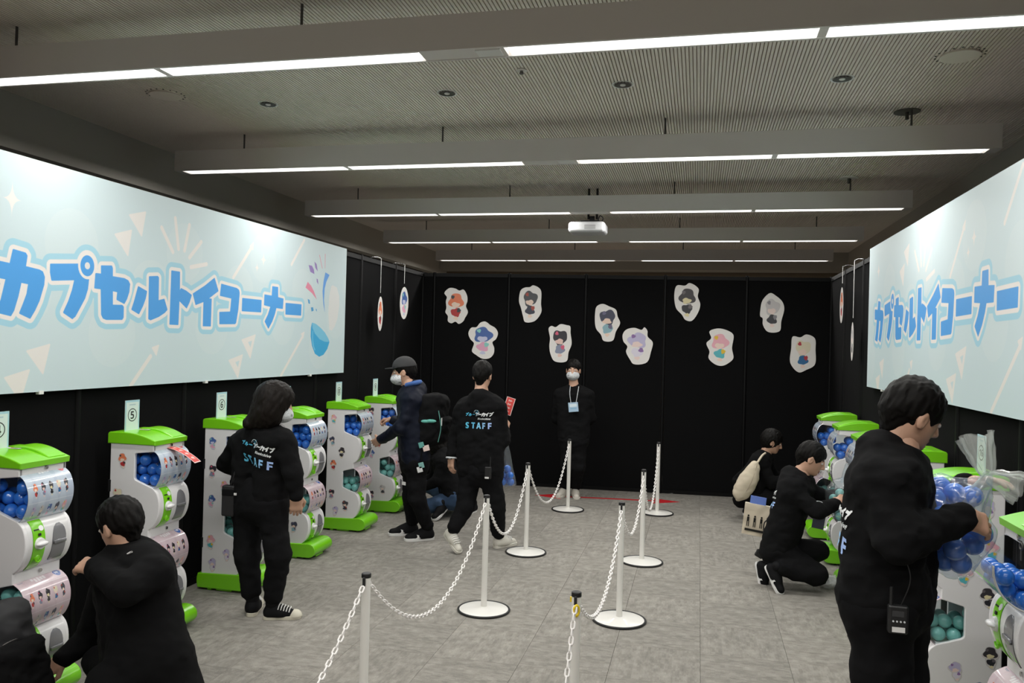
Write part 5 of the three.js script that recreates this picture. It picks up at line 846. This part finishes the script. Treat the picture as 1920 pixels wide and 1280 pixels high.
// standing staff member with the big bag
{
  const J = at3({ head: [1712, 778, 3.05], neck: [1688, 850, 3.04], RS: [1656, 908, 2.88], LS: [1682, 893, 3.2], RE: [1680, 1016, 2.78], RW: [1808, 968, 2.98], LE: [1762, 985, 3.3], LW: [1815, 907, 3.26], RH: [1648, 1125, 2.92], LH: [1678, 1120, 3.1], RK: [1655, 1360, 2.92], LK: [1690, 1350, 3.1] });
  const P = person('person in black staff hoodie holding a big clear bag of blue capsules', J, { torso: 0.125, cell: 0.01, shoes: [V(0.62, 0, -3.1), V(0.87, 0, -3.2), V(0.56, 0, -2.9), V(0.82, 0, -2.92)], shoeStyle: ST.dark, face: V(0.85, -0.4, -0.3), headUp: V(0.35, 0.94, 0), hood: V(-0.9, 0.1, 0.35), seed: 23, thick: 1.08, legs: 1.12, fold: 0.012,
    rh: [at(1868, 992, 3.04), V(-0.2, -0.55, -0.8), 0.75, 0.5], lh: [at(1850, 902, 3.22), V(0.1, -0.9, 0.4), 0.6, 0.1], logo: [at(1592, 968, 3.03), V(0.3, -0.1, 0.95), V(-0.14, 0.99, 0.05), 0.3] });
  const r = thing('radio', 'black radio with a small screen and white label at the bag carrier hip', 'radio', at(1683, 1160, 2.76).toArray());
  part('case', rbox(0.06, 0.09, 0.028, 0.008), M.blackPlastic, r); part('screen', box(0.035, 0.018, 0.002, -0.002, 0.02, 0.0145), C.grey, r); part('label', box(0.038, 0.016, 0.002, 0, -0.03, 0.0145), C.whitePart, r, 'white label'); part('antenna', cyl(0.006, 0.005, 0.06, -0.02, 0.07, 0, 8), M.blackPlastic, r);
  for (let i = 0; i < 4; i++) part('button', cyl(0.003, 0.003, 0.003, 0, 0, 0, 8).rotateX(Math.PI / 2).translate(-0.016 + i * 0.011, -0.004, 0.0145), C.mask, r);
  part('cable', tube([V(0.01, 0.045, 0), V(0.03, 0.14, 0.02), V(0.0, 0.24, 0.0), V(0.0, 0.3, -0.05)], 0.002), M.blackPlastic, r);
  // capsules and the clear bag around them
  const bc = at(1795, 975, 3.12), bag = thing('plastic_bag', 'big clear plastic bag of blue capsules with a gathered neck', 'plastic bag', bc.toArray()), sp = [];
  for (const [px, py, dz] of [[1752, 935, 0.0], [1790, 925, 0.02], [1762, 912, 0.05], [1822, 930, 0.02], [1778, 952, 0.08], [1768, 968, -0.05], [1806, 950, 0.04], [1735, 958, 0.05], [1745, 1005, 0.03], [1780, 1000, 0.06], [1815, 990, 0.06], [1840, 1000, 0.02], [1790, 1030, -0.03], [1770, 1050, 0.02], [1800, 1055, 0.0], [1823, 1020, 0.02], [1755, 1028, 0.05]]) { const p = at(px, py, 3.12 + dz * 1.2); sp.push(p.clone().sub(bc)); capsule(p, M.blueCap, 'blue capsule in the big bag with the gathered neck', 'blue capsules in the big bag', 1.1); }
  const neck = at(1852, 893, 3.12).sub(bc);
  const top1 = at(1828, 815, 3.14).sub(bc), top2 = at(1915, 915, 3.1).sub(bc), low = at(1783, 1078, 3.1).sub(bc);
  const core = bones([...sp.map((p) => [p, p.clone().add(V(0.001, 0, 0)), 0.046, 0.046, 0.055]), [at(1825, 950, 3.12).sub(bc), neck, 0.045, 0.016, 0.06], [sp[10], low, 0.035, 0.008, 0.04]]);
  part('film', surfaceNet((x, y, z) => core.f(x, y, z) + 0.007 * nz(x * 34, y * 20, z * 34), core.lo, core.hi, 0.0085), M.film, bag, 'clear film stretched over capsules');
  const flare = (a, b, r0, r1, s, name) => {   // crumpled open sheet of film fanning out from the neck
    const d = b.clone().sub(a), n = 26, m = 10, Pp = [], I = [], ax = d.clone().normalize(), sx = new THREE.Vector3().crossVectors(ax, V(0, 0, 1)).normalize(), sz = new THREE.Vector3().crossVectors(sx, ax);
    for (let j = 0; j <= m; j++) for (let i = 0; i <= n; i++) { const t = j / m, an = i / n * 6.2832, r = (r0 + (r1 - r0) * Math.pow(t, 0.8)) * (1 + 0.28 * Math.sin(an * 7 + s + t * 2) + 0.25 * nz(an * 1.3 + s, t * 3, s)); const p = a.clone().addScaledVector(d, t + 0.06 * t * Math.sin(an * 3 + s)).addScaledVector(sx, Math.cos(an) * r).addScaledVector(sz, Math.sin(an) * r * 0.45); Pp.push(p.x, p.y, p.z); }
    for (let j = 0; j < m; j++) for (let i = 0; i < n; i++) { const k = j * (n + 1) + i; I.push(k, k + 1, k + n + 1, k + 1, k + n + 2, k + n + 1); }
    const g = new THREE.BufferGeometry(); g.setAttribute('position', new THREE.Float32BufferAttribute(Pp, 3)); g.setIndex(I); g.computeVertexNormals(); part(name, g, M.film3 ??= phys(new THREE.Color(0.9, 0.93, 0.91), 0.22, { transmission: 0.78, thickness: 0, ior: 1.45 }), bag);
  };
  flare(neck, top1, 0.018, 0.055, 1, 'film_flare'); flare(neck, top2, 0.018, 0.05, 4, 'film_flare'); flare(at(1820, 955, 3.13).sub(bc), neck, 0.055, 0.016, 7, 'film_gather');
}
// kneeling visitor at machine four
{
  const J = at3({ head: [224, 985, 3.12], neck: [243, 1040, 3.14], LS: [288, 1078, 2.98], RS: [212, 1068, 3.3], LE: [236, 1106, 2.84], LW: [178, 1063, 3.02], RE: [170, 1190, 3.36], RW: [118, 1236, 3.24], LH: [288, 1236, 3.0], RH: [258, 1230, 3.2], LK: [208, 1285, 2.86], RK: [188, 1240, 3.32] });
  const h1 = V(-2.3, 0.16, -2.96), h2 = V(-2.42, 0, -3.28);
  const P = person('person in long black coat kneeling with one hand stretched to machine four', J, { torso: 0.13, cell: 0.011, shoes: [h1, h1.clone().add(V(-0.2, -0.16, 0.02)), h2, h2.clone().add(V(-0.27, 0, 0.02))], shoeStyle: ST.dark, face: V(-0.95, -0.35, -0.15), headUp: V(-0.3, 0.95, 0), jacket: C.coat, seed: 29, thick: 1.08, fold: 0.007,
    lh: [at(100, 1046, 3.08), V(0.15, -0.75, -0.5), 0.95, 0.9], rh: [at(86, 1258, 3.2), V(0, -0.6, -0.8), 0.7, 0.5], extra: [[J.LH, at(322, 1300, 3.02), 0.14, 0.13, 0.08], [J.RH, at(250, 1300, 3.2), 0.14, 0.14, 0.08], [J.LH, J.LK, 0.12, 0.1, 0.06], [mid(J.LS, J.RS), mid(J.LH, J.RH), 0.15, 0.16, 0.08]] });
  part('shirt_collar', tube([at(233, 1046, 3.0), at(239, 1039, 2.985), at(247, 1034, 2.98)], 0.005, 10, 6).translate(-P.origin.x, 0, -P.origin.z), C.whitePart, P.t, 'white shirt collar');
}
// crouching visitor with the black backpack
{
  const b0 = at(-22, 1246, 2.86);
  const q = (dx, dy, dz) => b0.clone().add(V(dx, dy, dz)); const g0 = b0.y;
  const J = { head: q(-0.36, 0.36, 0.05), neck: q(-0.28, 0.24, 0.04), LS: q(-0.22, 0.16, 0.2), RS: q(-0.24, 0.16, -0.12), LE: q(-0.32, -0.02, 0.26), LW: q(-0.42, -0.05, 0.16), RE: q(-0.34, -0.02, -0.14), RW: q(-0.42, -0.1, -0.08), LH: q(-0.08, 0.28 - g0, 0.1), RH: q(-0.08, 0.28 - g0, -0.1), LK: q(-0.4, 0.42 - g0, 0.14), RK: q(-0.4, 0.42 - g0, -0.04) };
  const f1 = V(J.LH.x - 0.1, 0, J.LK.z), f2 = V(J.LH.x - 0.1, 0, J.RK.z);
  person('person in black jacket crouching under a large black backpack by machine four', J, { shoes: [f1, f1.clone().add(V(-0.26, 0, 0.05)), f2, f2.clone().add(V(-0.26, 0, 0.05))], shoeStyle: ST.dark, face: V(-0.9, -0.3, -0.4), jacket: C.coat, seed: 31, lh: [q(-0.5, -0.06, 0.1), V(0, -1, 0), 0.8, 0.5], rh: [q(-0.5, -0.14, 0.0), V(0, -1, 0), 0.8, 0.5] });
  const b = thing('backpack', 'large black backpack on the crouching visitor beside the coat wearer', 'backpack', b0.toArray()); b.rotation.z = 0.35;
  const f = folds((x, y, z) => { const qx = Math.abs(x) - 0.08, qy = Math.abs(y) - 0.17, qz = Math.abs(z) - 0.1; return Math.hypot(Math.max(qx, 0), Math.max(qy, 0), Math.max(qz, 0)) + Math.min(Math.max(qx, qy, qz), 0) - 0.07; }, 0.012, 9);
  part('pack', surfaceNet(f, V(-0.18, -0.28, -0.2), V(0.18, 0.28, 0.2), 0.012), std(new THREE.Color(0.011, 0.011, 0.013), 0.75), b);
  part('pocket', surfaceNet((x, y, z) => f(x - 0.05, (y + 0.08) * 1.7, z * 1.15), V(-0.1, -0.28, -0.2), V(0.25, 0.1, 0.2), 0.012), C.coat, b);
  part('zip', tube([V(0.12, 0.05, -0.12), V(0.158, 0.07, 0), V(0.12, 0.05, 0.12)], 0.004), M.rod, b); part('buckle', rbox(0.03, 0.012, 0.01, 0.003, 0.1, 0.16, 0.11), M.metal, b);
}

scene.traverse((o) => { if (o.isMesh) { o.castShadow = true; o.receiveShadow = true; } });
renderer.render(scene, camera);
